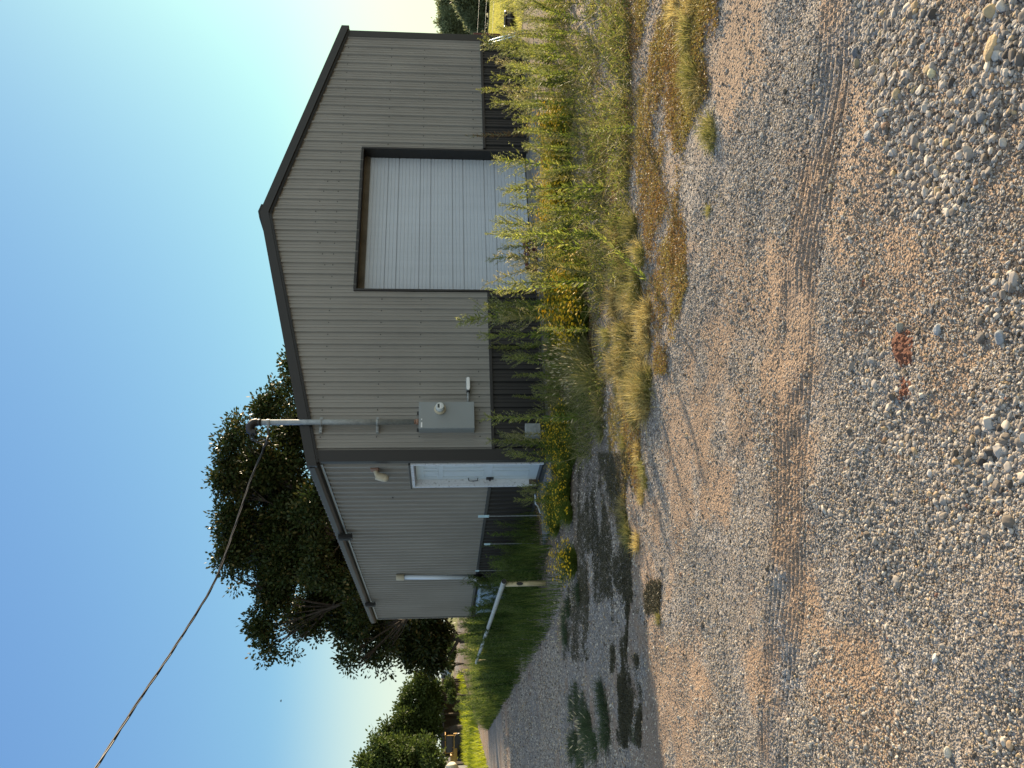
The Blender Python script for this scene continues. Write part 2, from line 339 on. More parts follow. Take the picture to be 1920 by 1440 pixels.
def ground_mat():
    m, t, ns, L, b = nodes('gravel_and_soil')
    geo = N(t, 'ShaderNodeNewGeometry'); P = geo.outputs['Position']
    za = N(t, 'ShaderNodeVertexColor', layer_name='zone'); sep = N(t, 'ShaderNodeSeparateColor'); L.new(za.outputs[0], sep.inputs[0])
    # pebbles: two voronoi sizes
    def vor(sc): v = N(t, 'ShaderNodeTexVoronoi', Scale=sc); L.new(P, v.inputs['Vector']); return v
    v1, v2, v3 = vor(62), vor(120), vor(30)
    r1 = ramp(t, [(0, (0.11, 0.095, 0.08)), (0.4, (0.26, 0.235, 0.205)), (0.75, (0.43, 0.40, 0.36)), (1, (0.60, 0.56, 0.51))])
    sp = N(t, 'ShaderNodeSeparateColor'); L.new(v1.outputs['Color'], sp.inputs[0]); L.new(sp.outputs[0], r1.inputs[0])
    r2 = ramp(t, [(0, (0.16, 0.135, 0.11)), (0.6, (0.33, 0.295, 0.25)), (1, (0.50, 0.46, 0.42))])
    sp2 = N(t, 'ShaderNodeSeparateColor'); L.new(v2.outputs['Color'], sp2.inputs[0]); L.new(sp2.outputs[0], r2.inputs[0])
    mx = N(t, 'ShaderNodeMix', data_type='RGBA'); n0 = N(t, 'ShaderNodeTexNoise', Scale=3.0, Detail=6.0); L.new(P, n0.inputs['Vector'])
    r0 = ramp(t, [(0.42, (0, 0, 0)), (0.58, (1, 1, 1))]); L.new(n0.outputs['Fac'], r0.inputs[0]); L.new(r0.outputs[0], mx.inputs['Factor']); L.new(r1.outputs[0], mx.inputs['A']); L.new(r2.outputs[0], mx.inputs['B'])
    # sand
    ns1 = N(t, 'ShaderNodeTexNoise', Scale=130.0, Detail=3.0); L.new(P, ns1.inputs['Vector'])
    rs = ramp(t, [(0.32, (0.19, 0.125, 0.08)), (0.5, (0.36, 0.25, 0.165)), (0.68, (0.50, 0.38, 0.27))]); L.new(ns1.outputs['Fac'], rs.inputs[0])
    m1 = N(t, 'ShaderNodeMix', data_type='RGBA'); L.new(sep.outputs[0], m1.inputs['Factor']); L.new(mx.outputs['Result'], m1.inputs['A']); L.new(rs.outputs[0], m1.inputs['B'])
    # field
    nf = N(t, 'ShaderNodeTexNoise', Scale=0.35, Detail=8.0, Roughness=0.7); L.new(P, nf.inputs['Vector'])
    rf = ramp(t, [(0.35, (0.15, 0.17, 0.05)), (0.65, (0.33, 0.31, 0.11))]); L.new(nf.outputs['Fac'], rf.inputs[0])
    m2 = N(t, 'ShaderNodeMix', data_type='RGBA'); L.new(sep.outputs[1], m2.inputs['Factor']); L.new(m1.outputs['Result'], m2.inputs['A']); L.new(rf.outputs[0], m2.inputs['B'])
    # soil with litter
    nl = N(t, 'ShaderNodeTexNoise', Scale=14.0, Detail=8.0, Roughness=0.75); L.new(P, nl.inputs['Vector'])
    rl = ramp(t, [(0.35, (0.075, 0.055, 0.035)), (0.55, (0.17, 0.125, 0.075)), (0.7, (0.27, 0.22, 0.15))]); L.new(nl.outputs['Fac'], rl.inputs[0])
    m3 = N(t, 'ShaderNodeMix', data_type='RGBA'); ms = N(t, 'ShaderNodeMath', operation='MULTIPLY'); ms.inputs[1].default_value = 0.75; L.new(sep.outputs[2], ms.inputs[0])
    L.new(ms.outputs[0], m3.inputs['Factor']); L.new(m2.outputs['Result'], m3.inputs['A']); L.new(rl.outputs[0], m3.inputs['B'])
    vd = ramp(t, [(0.15, (1.12, 1.12, 1.12)), (0.6, (0.72, 0.70, 0.68))]); L.new(v2.outputs['Distance'], vd.inputs[0])
    nd = N(t, 'ShaderNodeTexNoise', Scale=1.1, Detail=7.0, Roughness=0.7); L.new(P, nd.inputs['Vector']); rd = ramp(t, [(0.35, (0.82, 0.80, 0.78)), (0.65, (1.08, 1.06, 1.04))]); L.new(nd.outputs['Fac'], rd.inputs[0])
    mm1 = N(t, 'ShaderNodeMix', data_type='RGBA', blend_type='MULTIPLY'); mm1.inputs['Factor'].default_value = 1.0; L.new(m3.outputs['Result'], mm1.inputs['A']); L.new(vd.outputs[0], mm1.inputs['B'])
    mm2 = N(t, 'ShaderNodeMix', data_type='RGBA', blend_type='MULTIPLY'); mm2.inputs['Factor'].default_value = 1.0; L.new(mm1.outputs['Result'], mm2.inputs['A']); L.new(rd.outputs[0], mm2.inputs['B'])
    L.new(mm2.outputs['Result'], b.inputs['Base Color']); b.inputs['Roughness'].default_value = 0.92; b.inputs['Specular IOR Level'].default_value = 0.2
    # bump: domes of the pebbles
    def dome(v, k):
        a = N(t, 'ShaderNodeMath', operation='MULTIPLY'); a.inputs[1].default_value = -k; L.new(v.outputs['Distance'], a.inputs[0]); return a
    s1 = N(t, 'ShaderNodeMath', operation='ADD'); L.new(dome(v1, 1.0).outputs[0], s1.inputs[0]); L.new(dome(v2, .5).outputs[0], s1.inputs[1])
    s2 = N(t, 'ShaderNodeMath', operation='ADD'); L.new(s1.outputs[0], s2.inputs[0]); L.new(dome(v3, .7).outputs[0], s2.inputs[1])
    inv = N(t, 'ShaderNodeMapRange'); inv.inputs['To Min'].default_value = 1.0; inv.inputs['To Max'].default_value = 0.8; L.new(sep.outputs[0], inv.inputs['Value'])
    bp = N(t, 'ShaderNodeBump', Distance=0.012); L.new(inv.outputs[0], bp.inputs['Strength']); L.new(s2.outputs[0], bp.inputs['Height'])
    bp2 = N(t, 'ShaderNodeBump', Distance=0.004, Strength=0.6); L.new(ns1.outputs['Fac'], bp2.inputs['Height']); L.new(bp.outputs[0], bp2.inputs['Normal']); L.new(bp2.outputs[0], b.inputs['Normal'])
    return m
M['ground'] = ground_mat()
tag(link('ground', me, None, (M['ground'],)), kind='structure')

# ------------------------------------------------------------------ the metal building
W, LN, ZE, SL, HW = 9.30, 12.13, 3.50, 0.2432, 0.79
GA0, GA1, GH, GD = 3.106, 6.219, 3.052, 0.27
DB0, DB1, DH = 0.117, 1.180, 2.10
def zroof(a): return ZE + SL * min(a, W - a)
bld = thing('metal_building', 'grey ribbed steel workshop with dark lower band, low gable roof and a big roll-up door', 'building', (0, 0, 0))
PITCH_R = 0.2295
def profile(s0, s1, off, brk=()):
    """rib profile: list of (s, depth)"""
    pts = []
    k = math.floor((s0 - off) / PITCH_R) - 1
    while True:
        c = off + k * PITCH_R
        if c > s1 + .2: break
        for ds, d in ((-.026, 0), (-.012, .032), (.012, .032), (.026, 0), (.076, 0), (.082, .009), (.102, .009), (.108, 0), (.136, 0), (.142, .009), (.162, .009), (.168, 0)):
            pts.append((c + ds, d))
        k += 1
    ss = [p[0] for p in pts]; dd = [p[1] for p in pts]
    ext = sorted(set([s for s in ss if s0 < s < s1] + [s0, s1] + [b for b in brk if s0 < b < s1]))
    return [(s, float(np.interp(s, ss, dd))) for s in ext]
def cladding(q, prof, place, z0, z1, mi=0):
    for (sa, da), (sb, db) in zip(prof[:-1], prof[1:]):
        q.append((place(sa, da, z0(sa, sb)), place(sb, db, z0(sa, sb)), place(sb, db, z1(sb)), place(sa, da, z1(sa)), mi))
def clad_obj(name, quads, mats):
    bm = bm_new()
    for a, b, c, d, mi in quads:
        f = bm.faces.new([bm.verts.new(p) for p in (a, b, c, d)]); f.material_index = mi
    bmesh.ops.remove_doubles(bm, verts=bm.verts, dist=1e-5)
    me = bpy.data.meshes.new(name); bm.to_mesh(me); bm.free(); return link(name, me, bld, mats)
front = lambda s, d, z: (s, -d, z)
side = lambda s, d, z: (-d * 1.4, s, z)
rightw = lambda s, d, z: (W + d, s, z)
backw = lambda s, d, z: (s, LN + d, z)
offF, offS = 0.206, 1.339 - 5 * PITCH_R
pF = profile(0, W, offF, (W / 2, GA0, GA1))
qs = []
cladding(qs, [p for p in pF if p[0] <= GA0 + 1e-6], front, lambda a, b: HW + .02, lambda s: zroof(s) + .05)
cladding(qs, [p for p in pF if GA0 - 1e-6 <= p[0] <= GA1 + 1e-6], front, lambda a, b: GH, lambda s: zroof(s) + .05)
cladding(qs, [p for p in pF if p[0] >= GA1 - 1e-6], front, lambda a, b: HW + .02, lambda s: zroof(s) + .05)
ob = clad_obj('front_wall', qs, (M['panel'], M['black']))
# screws on the front wall: little heads in rows, part of the sheet
bm = bmesh.new(); bm.from_mesh(ob.data)
for z in (1.0, 1.95, 2.61, 3.47):
    k = 0
    while offF + k * PITCH_R < W:
        s = offF + k * PITCH_R - .052 + random.uniform(-.004, .004); k += 1
        if s < .2 or s > W - .2 or (GA0 - .05 < s < GA1 + .05 and z < GH + .05): continue
        cyl(bm, (s, -.001, z), (s, -.010, z), .010, .008, 7, 1)
k = 0
while offF + k * PITCH_R < W:
    s = offF + k * PITCH_R - .052; k += 1
    for dz in (.75,):
        z = zroof(s) - .02 - dz
        if z > 3.6 and .2 < s < W - .2: cyl(bm, (s, -.001, z), (s, -.010, z), .010, .008, 7, 1)
bm.to_mesh(ob.data); bm.free()
for cond in (lambda p: p[0] <= GA0 + 1e-6, lambda p: p[0] >= GA1 - 1e-6):
    qs = []; cladding(qs, [p for p in pF if cond(p)], front, lambda a, b: -.02, lambda s: HW); clad_obj('front_wainscot', qs, (M['bronze'],))
pS = profile(0, LN, offS, (DB0, DB1))
qs = []
cladding(qs, [p for p in pS if p[0] <= DB0 + 1e-6], side, lambda a, b: HW + .02, lambda s: 3.5)
cladding(qs, [p for p in pS if DB0 - 1e-6 <= p[0] <= DB1 + 1e-6], side, lambda a, b: DH, lambda s: 3.5)
cladding(qs, [p for p in pS if p[0] >= DB1 - 1e-6], side, lambda a, b: HW + .02, lambda s: 3.5)
ob = clad_obj('side_wall', qs, (M['panel'], M['black']))
bm = bmesh.new(); bm.from_mesh(ob.data)
for z in (1.0, 1.95, 2.75):
    k = 0
    while offS + k * PITCH_R < LN:
        s = offS + k * PITCH_R + .05; k += 1
        if .3 < s < LN - .2 and not (DB0 - .1 < s < DB1 + .1 and z < 2.2): cyl(bm, (-.001, s, z), (-.008, s, z), .006, .005, 6, 1)
bm.to_mesh(ob.data); bm.free()
qs = []; cladding(qs, [p for p in pS if p[0] >= DB1 - 1e-6], side, lambda a, b: -.02, lambda s: HW); clad_obj('side_wainscot', qs, (M['bronze'],))
qs = []; cladding(qs, [p for p in pS if p[0] <= DB0 + 1e-6], side, lambda a, b: -.02, lambda s: HW); clad_obj('side_wainscot', qs, (M['bronze'],))
qs = []; cladding(qs, profile(0, LN, .1), rightw, lambda a, b: -.02, lambda s: 3.5); clad_obj('far_side_wall', qs, (M['panel'],))
qs = []; cladding(qs, profile(0, W, .1, (W / 2,)), backw, lambda a, b: -.02, lambda s: zroof(s) + .05); clad_obj('back_wall', qs, (M['panel'],))

def trim(name, boxes, mat='bronze', bevel=.004):
    bm = bm_new()
    for c, s in boxes: box(bm, c, s)
    return fin(name, bm, M[mat], bld, bevel)
trim('corner_trim', [((.058, -.020, 1.74), (.190, .040, 3.52)), ((-.0185, .012, 1.74), (.035, .100, 3.51))])
trim('corner_trim', [((W - .052, -.020, 1.74), (.180, .040, 3.52)), ((W + .0185, .05, 1.74), (.035, .100, 3.51))])
trim('corner_trim', [((-.0185, LN - .045, 1.74), (.035, .12, 3.48))])
trim('wainscot_ledge', [(((.154 + GA0 - .06) / 2, -.024, HW + .01), (GA0 - .06 - .154, .05, .05))])
trim('wainscot_ledge', [(((GA1 + .06 + W - .143) / 2, -.024, HW + .01), (W - .143 - GA1 - .06, .05, .05))])
trim('wainscot_ledge', [((-.024, (DB1 + .004 + LN - .106) / 2, HW + .01), (.05, LN - .106 - DB1 - .004, .055))])
trim('base_trim', [(((.154 + GA0 - .06) / 2, -.018, -.03), (GA0 - .06 - .154, .04, .03))])
trim('base_trim', [(((GA1 + .06 + W - .143) / 2, -.018, -.03), (W - .143 - GA1 - .06, .04, .03))])

# rake fascia following the gable and the roof sheets
def rake(name, lo, hi, y0, y1, mat, x0=-.125, x1=W + .11):
    bm = bm_new()
    zl = lambda a: ZE + SL * min(a, W - a)
    poly = [(x0, zl(x0) + lo), (W / 2, zl(W / 2) + lo), (x1, zl(x1) + lo), (x1, zl(x1) + hi), (W / 2, zl(W / 2) + hi), (x0, zl(x0) + hi)]
    prism(bm, poly, 'y', y0, y1); return fin(name, bm, M[mat], bld)
fas = rake('rake_fascia', 0.006, .155, -.095, -.028, 'bronze')
rake('rake_shadow_strip', -.020, .004, -.062, -.030, 'black', -.06, W + .05)
rake('rake_closure', -.040, -.022, -.050, -.028, 'bronze', -.0, W)
bm = bm_new()
zr_ = lambda a: ZE + SL * min(a, W - a)
for x0, x1 in ((-.125, W / 2), (W / 2, W + .11)):
    k = 0; n = int((x1 - x0) / .01)
prism(bm, [(-.125, zr_(-.125) + .06), (W / 2, zr_(W / 2) + .06), (W + .11, zr_(W + .11) + .06), (W + .11, zr_(W + .11) + .13), (W / 2, zr_(W / 2) + .13), (-.125, zr_(-.125) + .13)], 'y', -.026, LN + .08)
y = .1
while y < LN:
    prism(bm, [(-.12, zr_(-.12) + .131), (W / 2, zr_(W / 2) + .131), (W + .10, zr_(W + .10) + .131), (W + .10, zr_(W + .10) + .155), (W / 2, zr_(W / 2) + .155), (-.12, zr_(-.12) + .155)], 'y', y, y + .03); y += .2295
fin('roof', bm, M['roofm'], bld)
bm = bm_new(); prism(bm, [(W / 2 - .16, 4.752), (W / 2, 4.79), (W / 2 + .16, 4.752), (W / 2 + .16, 4.775), (W / 2, 4.815), (W / 2 - .16, 4.775)], 'y', -.10, LN + .1); fin('ridge_cap', bm, M['bronze'], bld)
# eave gutter
bm = bm_new(); prism(bm, [(-.028, 3.60), (-.028, 3.470), (-.075, 3.455), (-.115, 3.475), (-.135, 3.52), (-.140, 3.60)], 'y', -.026, LN + .06)
gut = fin('gutter', bm, M['bronze'], bld, .006)
bm = bm_new(); prism(bm, [(-.034, 3.452), (-.034, 3.415), (-.044, 3.415), (-.044, 3.452)], 'y', .07, LN - .1); fin('eave_trim', bm, M['greybox'], bld)
for px_, py_ in ((648, 1004), (697, 1131)):
    c = onside(px_, py_, -.12)
    bm = bm_new(); box(bm, (-.150, c[1], 3.44), (.075, .17, .24))
    for k in range(4): box(bm, (-.195, c[1] - .055 + k * .037, 3.44), (.018, .016, .23))
    box(bm, (-.15, c[1], 3.315), (.10, .19, .018)); fin('gutter_outlet', bm, M['bronze'], bld, .003)

# roll-up door in its recess
bm = bm_new()
ym = -.032
box(bm, (GA0 - .020, (ym + GD) / 2, GH / 2 + .02), (.040, GD - ym, GH + .04)); box(bm, (GA1 + .020, (ym + GD) / 2, GH / 2 + .02), (.040, GD - ym, GH + .04))
box(bm, ((GA0 + GA1) / 2, (ym + GD) / 2, GH + .0225), (GA1 - GA0, GD - ym, .045))
fin('door_surround', bm, M['bronze'], bld, .003)
gd = link('garage_door', bpy.data.meshes.new('garage_door'), bld, (M['garage'],))
# horizontal sheet profile
zz = []
nsec = 5; sh = 2.99 / nsec
for i in range(nsec):
    z0 = i * sh
    g = [(0, .022), (.006, .022), (.010, 0)]
    for k in range(1, 9):
        zc = k * sh / 9
        if k == 3: g += [(zc - .008, 0), (zc - .004, .020), (zc + .004, .020), (zc + .008, 0)]
        else: g += [(zc - .008, 0), (zc - .003, .006), (zc + .003, .006), (zc + .008, 0)]
    g += [(sh - .010, 0), (sh - .006, .022), (sh, .022)]
    zz += [(z0 + a, b) for a, b in g]
bm = bm_new()
for (za, da), (zb, db) in zip(zz[:-1], zz[1:]):
    if zb - za < 1e-6: continue
    bm.faces.new([bm.verts.new(p) for p in ((GA0, GD - .05 + da, za + .01), (GA1, GD - .05 + da, za + .01), (GA1, GD - .05 + db, zb + .01), (GA0, GD - .05 + db, zb + .01))])
bmesh.ops.remove_doubles(bm, verts=bm.verts, dist=1e-6); bm.to_mesh(gd.data); bm.free()
bm = bm_new(); box(bm, ((GA0 + GA1) / 2, GD - .035, .006), (GA1 - GA0, .05, .018)); s_ = fin('bottom_seal', bm, M['black'], gd)
bm = bm_new(); box(bm, ((GA0 + GA1) / 2, GD - .062, GH - .055), (GA1 - GA0, .02, .11)); fin('door_header', bm, M['headerstain'], bld)
bm = bm_new(); box(bm, (W / 2, LN / 2 + .2, -.10), (W - .06, LN - .1, .20)); box(bm, (W / 2, .14, -.061), (W - .02, .26, .12)); fin('foundation', bm, M['concrete'], bld)

# side door (white six-panel, peeling frame)
dr = link('side_door', bpy.data.meshes.new('side_door'), bld, (M['white'],))
b0, b1 = DB0 + .06, DB1 - .052
bm = bm_new(); XD = .085
box(bm, (XD + .02, (b0 + b1) / 2, 1.02), (.04, b1 - b0 - .006, 2.00))
def panel(bc, zc, wb, hz):
    for c, s in (((XD - .004, bc, zc + hz / 2), (.012, wb, .012)), ((XD - .004, bc, zc - hz / 2), (.012, wb, .012)), ((XD - .004, bc - wb / 2, zc), (.012, .012, hz)), ((XD - .004, bc + wb / 2, zc), (.012, .012, hz))):
        box(bm, c, s)
    box(bm, (XD - .001, bc, zc), (.008, wb - .07, hz - .07), bev=.003)
mid = (b0 + b1) / 2
for s in (-1, 1):
    panel(mid + s * .20, 1.78, .27, .23); panel(mid + s * .20, 1.25, .27, .66); panel(mid + s * .20, .48, .27, .60)
bmesh.ops.recalc_face_normals(bm, faces=bm.faces); bm.to_mesh(dr.data); bm.free()
bm = bm_new(); hb = b1 - .065
tube(bm, [(XD, hb, 1.16), (XD - .05, hb, 1.15), (XD - .055, hb, 1.08), (XD - .05, hb, 1.01), (XD, hb, 1.0)], .008, 8); fin('door_pull', bm, M['black'], dr)
bm = bm_new(); box(bm, (XD - .012, hb, .80), (.024, .075, .125), bev=.006); cyl(bm, (XD - .02, hb, .80), (XD - .045, hb, .80), .02, .02, 12); box(bm, (XD - .05, hb - .03, .80), (.012, .09, .018)); fin('door_lock', bm, M['black'], dr)
def fr(name, boxes, mat, par=bld):
    bm = bm_new()
    for c, s in boxes: box(bm, c, s)
    return fin(name, bm, M[mat], par, .003)
frm = fr('door_frame', [((-.012, DB0 + .028, 1.02), (.05, .056, 2.04)), ((-.012, DB1 - .025, 1.02), (.05, .050, 2.04)), ((-.0135, (DB0 + DB1) / 2, 2.063), (.053, DB1 - DB0, .05)),
                        ((.06, DB0 + .030, 1.02), (.09, .056, 2.03)), ((.06, DB1 - .026, 1.02), (.09, .050, 2.03)), ((.06, (DB0 + DB1) / 2, 2.055), (.09, DB1 - DB0 - .11, .055))], 'peel')
fr('drip_cap', [((-.025, (DB0 + DB1) / 2, 2.102), (.055, DB1 - DB0 + .03, .026))], 'bronze', frm)
fr('threshold', [((.04, (DB0 + DB1) / 2, .006), (.16, DB1 - DB0 - .11, .030))], 'black', frm)
fr('rotted_base', [((-.0375, DB1 - .025, .075), (.004, .046, .15)), ((.03, DB1 - .054, .07), (.09, .006, .14))], 'wood', frm)
# torn hole low on the side wall sheet and its dark rim
h = onside(737, 931, -.012)
bm = bm_new(); cyl(bm, (-.002, h[1], h[2]), (-.012, h[1], h[2]), .035, .028, 10); cyl(bm, (-.012, h[1] + .05, h[2] + .01), (-.03, h[1] + .03, h[2]), .012, .006, 8); fin('wall_knockout', bm, M['black'], bld)

# concrete in front of the doors
bm = bm_new(); box(bm, (4.85, -.66, -.135), (3.5, 1.30, .15), bev=.01); tag(fin('concrete_apron', bm, M['concrete']), kind='structure')
bm = bm_new(); box(bm, (-.52, .62, -.12), (.95, 1.5, .11), bev=.01); tag(fin('concrete_step', bm, M['concrete']), kind='structure')

# ------------------------------------------------------------------ electrical service on the gable
mb = thing('meter_cabinet', 'flat grey electric meter cabinet with round meter on the gable wall', 'electric meter', (0.66, -.03, 1.09))
bx0, bx1, bz0, bz1 = .434, .894, 1.09, 1.955
def loc(bm, par):  # shift a mesh written in world coordinates under a moved parent
    bmesh.ops.translate(bm, vec=-par.location, verts=bm.verts)
def wpart(name, bm, mat, par, root, bevel=0, smooth=False):
    loc(bm, root); return fin(name, bm, M[mat], par, bevel, smooth)
bm = bm_new(); box(bm, ((bx0 + bx1) / 2, -.110, (bz0 + bz1) / 2), (bx1 - bx0, .170, bz1 - bz0)); cabo = wpart('enclosure', bm, 'greybox', mb, mb, .006)
bm = bm_new(); box(bm, ((bx0 + bx1) / 2, -.199, (bz0 + bz1) / 2 - .012), (bx1 - bx0 - .012, .008, bz1 - bz0 - .03)); cov = wpart('front_cover', bm, 'greybox', mb, mb, .002)
bm = bm_new(); box(bm, (bx0 + .06, -.2045, bz1 - .045), (.085, .003, .022)); wpart('warning_label', bm, 'label', cov, mb)
bm = bm_new(); box(bm, (bx0 + .155, -.2045, bz1 - .045), (.022, .003, .018)); wpart('warning_label', bm, 'label', cov, mb)
mc = ongable(825, 765, -.25)
bm = bm_new(); cyl(bm, (mc[0], -.2, mc[2]), (mc[0], -.232, mc[2]), .092, .090, 28); cyl(bm, (mc[0], -.232, mc[2]), (mc[0], -.25, mc[2]), .082, .078, 28)
met = wpart('electric_meter', bm, 'cream', mb, mb)
bm = bm_new(); cyl(bm, (mc[0], -.25, mc[2]), (mc[0], -.325, mc[2]), .072, .066, 28); cyl(bm, (mc[0], -.325, mc[2]), (mc[0], -.335, mc[2]), .066, .056, 28); wpart('meter_cover', bm, 'glass', met, mb)
bm = bm_new(); box(bm, (mc[0] - .002, -.3375, mc[2] + .022), (.062, .004, .030)); wpart('display', bm, 'darkglass', met, mb)
bm = bm_new(); box(bm, (mc[0], -.3365, mc[2] - .012), (.074, .003, .022)); wpart('meter_plate', bm, 'label', met, mb)
for xx in (bx0 + .04, bx0 + .33):
    bm = bm_new(); box(bm, (xx, -.05, bz1 + .015), (.05, .03, .035)); wpart('mounting_tab', bm, 'black', mb, mb, .003)
cl = ongable(878, 737, -.1); cz = cl[2]
bm = bm_new(); cyl(bm, (bx1 - .002, -.085, cz), (1.135, -.085, cz), .020, .020, 14); wpart('conduit', bm, 'galv', mb, mb)
bm = bm_new(); cyl(bm, (1.105, -.085, cz), (1.140, -.085, cz), .027, .027, 14); wpart('coupling', bm, 'black', mb, mb)
bm = bm_new()
pts = [(1.165 + .035 * math.cos(a) * 1, .035 * math.sin(a)) for a in np.linspace(PI / 2, 3 * PI / 2, 9)] + [(1.34 + .035 * math.cos(a), .035 * math.sin(a)) for a in np.linspace(-PI / 2, PI / 2, 9)]
prism(bm, [(p[0], p[1] + cz) for p in pts], 'y', -.125, -.045); lb = wpart('conduit_body', bm, 'galv', mb, mb, .006)
bm = bm_new(); prism(bm, [(1.165 + (p[0] - 1.165) * .93 + .004, p[1] * .72 + cz) for p in pts], 'y', -.133, -.1255); wpart('cover_plate', bm, 'label', lb, mb, .002)

ms = thing('service_mast', 'galvanised conduit mast rising past the roof edge above the grey cabinet', 'conduit mast', (.585, -.115, 1.955))
mx_ = .585; my_ = -.115
zt = ongable(487, 797, my_)[2]
bm = bm_new(); cyl(bm, (mx_, my_, 2.03), (mx_, my_, zt), .043, .043, 20); mp_ = wpart('mast_pipe', bm, 'galv', ms, ms)
bm = bm_new(); cyl(bm, (mx_, my_, 1.957), (mx_, my_, 2.0), .048, .045, 16); cyl(bm, (mx_, my_, 2.0), (mx_, my_, 2.035), .033, .040, 16); wpart('hub', bm, 'copper', ms, ms)
for z in (3.46, 2.595):
    bm = bm_new()
    cyl(bm, (mx_, my_, z - .018), (mx_, my_, z + .018), .048, .048, 18)
    box(bm, (mx_ - .03, my_ + .058, z), (.26, .042, .042)); box(bm, (mx_ - .115, my_ + .03, z), (.018, .03, .014)); cyl(bm, (mx_ - .058, my_ - .03, z), (mx_ - .058, my_ + .05, z), .007, .007, 8)
    wpart('pipe_strap', bm, 'galv', ms, ms, .002)
zc = ongable(502, 803, my_)[2]
bm = bm_new(); cyl(bm, (mx_, my_, zc - .025), (mx_, my_, zc + .025), .050, .050, 18); box(bm, (mx_ - .075, my_, zc), (.06, .02, .035)); wpart('mast_clamp', bm, 'galv', ms, ms, .002)
bm = bm_new()
cyl(bm, (mx_, my_, zt - .02), (mx_, my_, zt + .05), .052, .052, 16); 
wh = [(mx_ + .01, my_, zt + .04), (mx_ - .01, my_, zt + .10), (mx_ - .07, my_, zt + .145), (mx_ - .14, my_, zt + .135), (mx_ - .18, my_, zt + .09)]
tube(bm, wh, [.056, .066, .066, .060, .045], 14); box(bm, (mx_ - .165, my_, zt + .075), (.06, .10, .07), bev=.01); wpart('weatherhead', bm, 'bronze', ms, ms)
for k, dy in enumerate((-.035, 0, .035)):
    bm = bm_new(); p = [(mx_ - .17, my_ + dy, zt + .07), (mx_ - .25, my_ + dy * 1.6, zt + .11 - .02 * k), (mx_ - .34, my_ + dy * 2.2 - .02, zt + .05 - .05 * k), (mx_ - .33, my_ + dy * 2 - .08, zt - .10 - .04 * k), (mx_ - .40, my_ + dy - .12, zc - .05 + .03 * k), (mx_ - .50 - .02 * k, my_ - .16, zc + .0)]
    # smooth the loop
    P = [Vector(q) for q in p]; sm = []
    for i in range(len(P) - 1):
        p0, p1, p2, p3 = P[max(i - 1, 0)], P[i], P[i + 1], P[min(i + 2, len(P) - 1)]
        for t in np.linspace(0, 1, 6, endpoint=False):
            sm.append(.5 * ((2 * p1) + (-p0 + p2) * t + (2 * p0 - 5 * p1 + 4 * p2 - p3) * t * t + (-p0 + 3 * p1 - 3 * p2 + p3) * t ** 3))
    sm.append(P[-1]); tube(bm, [tuple(v) for v in sm], .009, 8); wpart('drip_loop', bm, 'cable', ms, ms)
# overhead service cable to the pole beyond the frame
cb = [(503, 812, 12.55), (501, 825, 12.45), (470, 900, 11.9), (440, 990, 11.2), (405, 1085, 10.5), (368, 1150, 10.05), (330, 1210, 9.6), (240, 1345, 8.6), (180, 1440, 7.9), (110, 1545, 7.1)]
P = [Vector(atd(*q)) for q in cb]; P[0] = Vector((mx_ - .10, my_, zc)); sm = []
for i in range(len(P) - 1):
    p0, p1, p2, p3 = P[max(i - 1, 0)], P[i], P[i + 1], P[min(i + 2, len(P) - 1)]
    for t in np.linspace(0, 1, 14, endpoint=False):
        sm.append(np.array(.5 * ((2 * p1) + (-p0 + p2) * t + (2 * p0 - 5 * p1 + 4 * p2 - p3) * t * t + (-p0 + 3 * p1 - 3 * p2 + p3) * t ** 3)))
sm = np.array(sm); pc = thing('power_cable', 'twisted black overhead power cable running from the mast into the sky', 'cable', tuple(sm[0]))
arc = np.concatenate([[0], np.cumsum(np.linalg.norm(np.diff(sm, axis=0), axis=1))]); fine_s = np.arange(0, arc[-1], .035); smf = np.stack([np.interp(fine_s, arc, sm[:, k]) for k in range(3)], -1)
for k in range(2):
    ph = fine_s * 2 * PI / .95 + k * 2 * PI / 3 + .8; r = .0105
    q = smf + np.stack([np.cos(ph) * r, np.sin(ph) * r * .4, np.sin(ph) * r], -1)
    bm = bm_new(); tube(bm, q, .0085, 6); wpart('insulated_wire', bm, 'cable', pc, pc)
ph = fine_s * 2 * PI / .95 + 2 * 2 * PI / 3 + .8
bm = bm_new(); tube(bm, smf + np.stack([np.cos(ph) * .011, np.sin(ph) * .004, np.sin(ph) * .011], -1), .0055, 6); wpart('bare_neutral', bm, 'alum', pc, pc)
bm = bm_new(); p0, p1 = Vector(smf[4]), Vector(smf[9]); cyl(bm, p0, p1, .016, .020, 10); wpart('wedge_clamp', bm, 'alum', pc, pc)

# ------------------------------------------------------------------ things on and beside the side wall
wl = onside(712, 893, -.14); lt = thing('wall_light', 'cream bullet-shaped security light on the side wall above the white door', 'wall light', (0, wl[1], wl[2]))
bm = bm_new(); box(bm, (-.035, wl[1] - .02, wl[2] + .08), (.04, .13, .13), bev=.01); wpart('base_plate', bm, 'copper', lt, lt)
bm = bm_new(); cyl(bm, (-.05, wl[1], wl[2] + .07), (-.13, wl[1], wl[2] + .03), .035, .045, 16); cyl(bm, (-.13, wl[1] + .0, wl[2] + .06), (-.155, wl[1] + .02, wl[2] - .06), .062, .066, 20); wpart('housing', bm, 'cream', lt, lt, .004)
bm = bm_new(); r = bmesh.ops.create_uvsphere(bm, u_segments=18, v_segments=10, radius=.064); bmesh.ops.scale(bm, vec=(1, 1, 1.15), verts=r['verts']); bmesh.ops.translate(bm, vec=(-.158, wl[1] + .022, wl[2] - .07), verts=r['verts']); wpart('lens', bm, 'cream', lt, lt, 0, True)

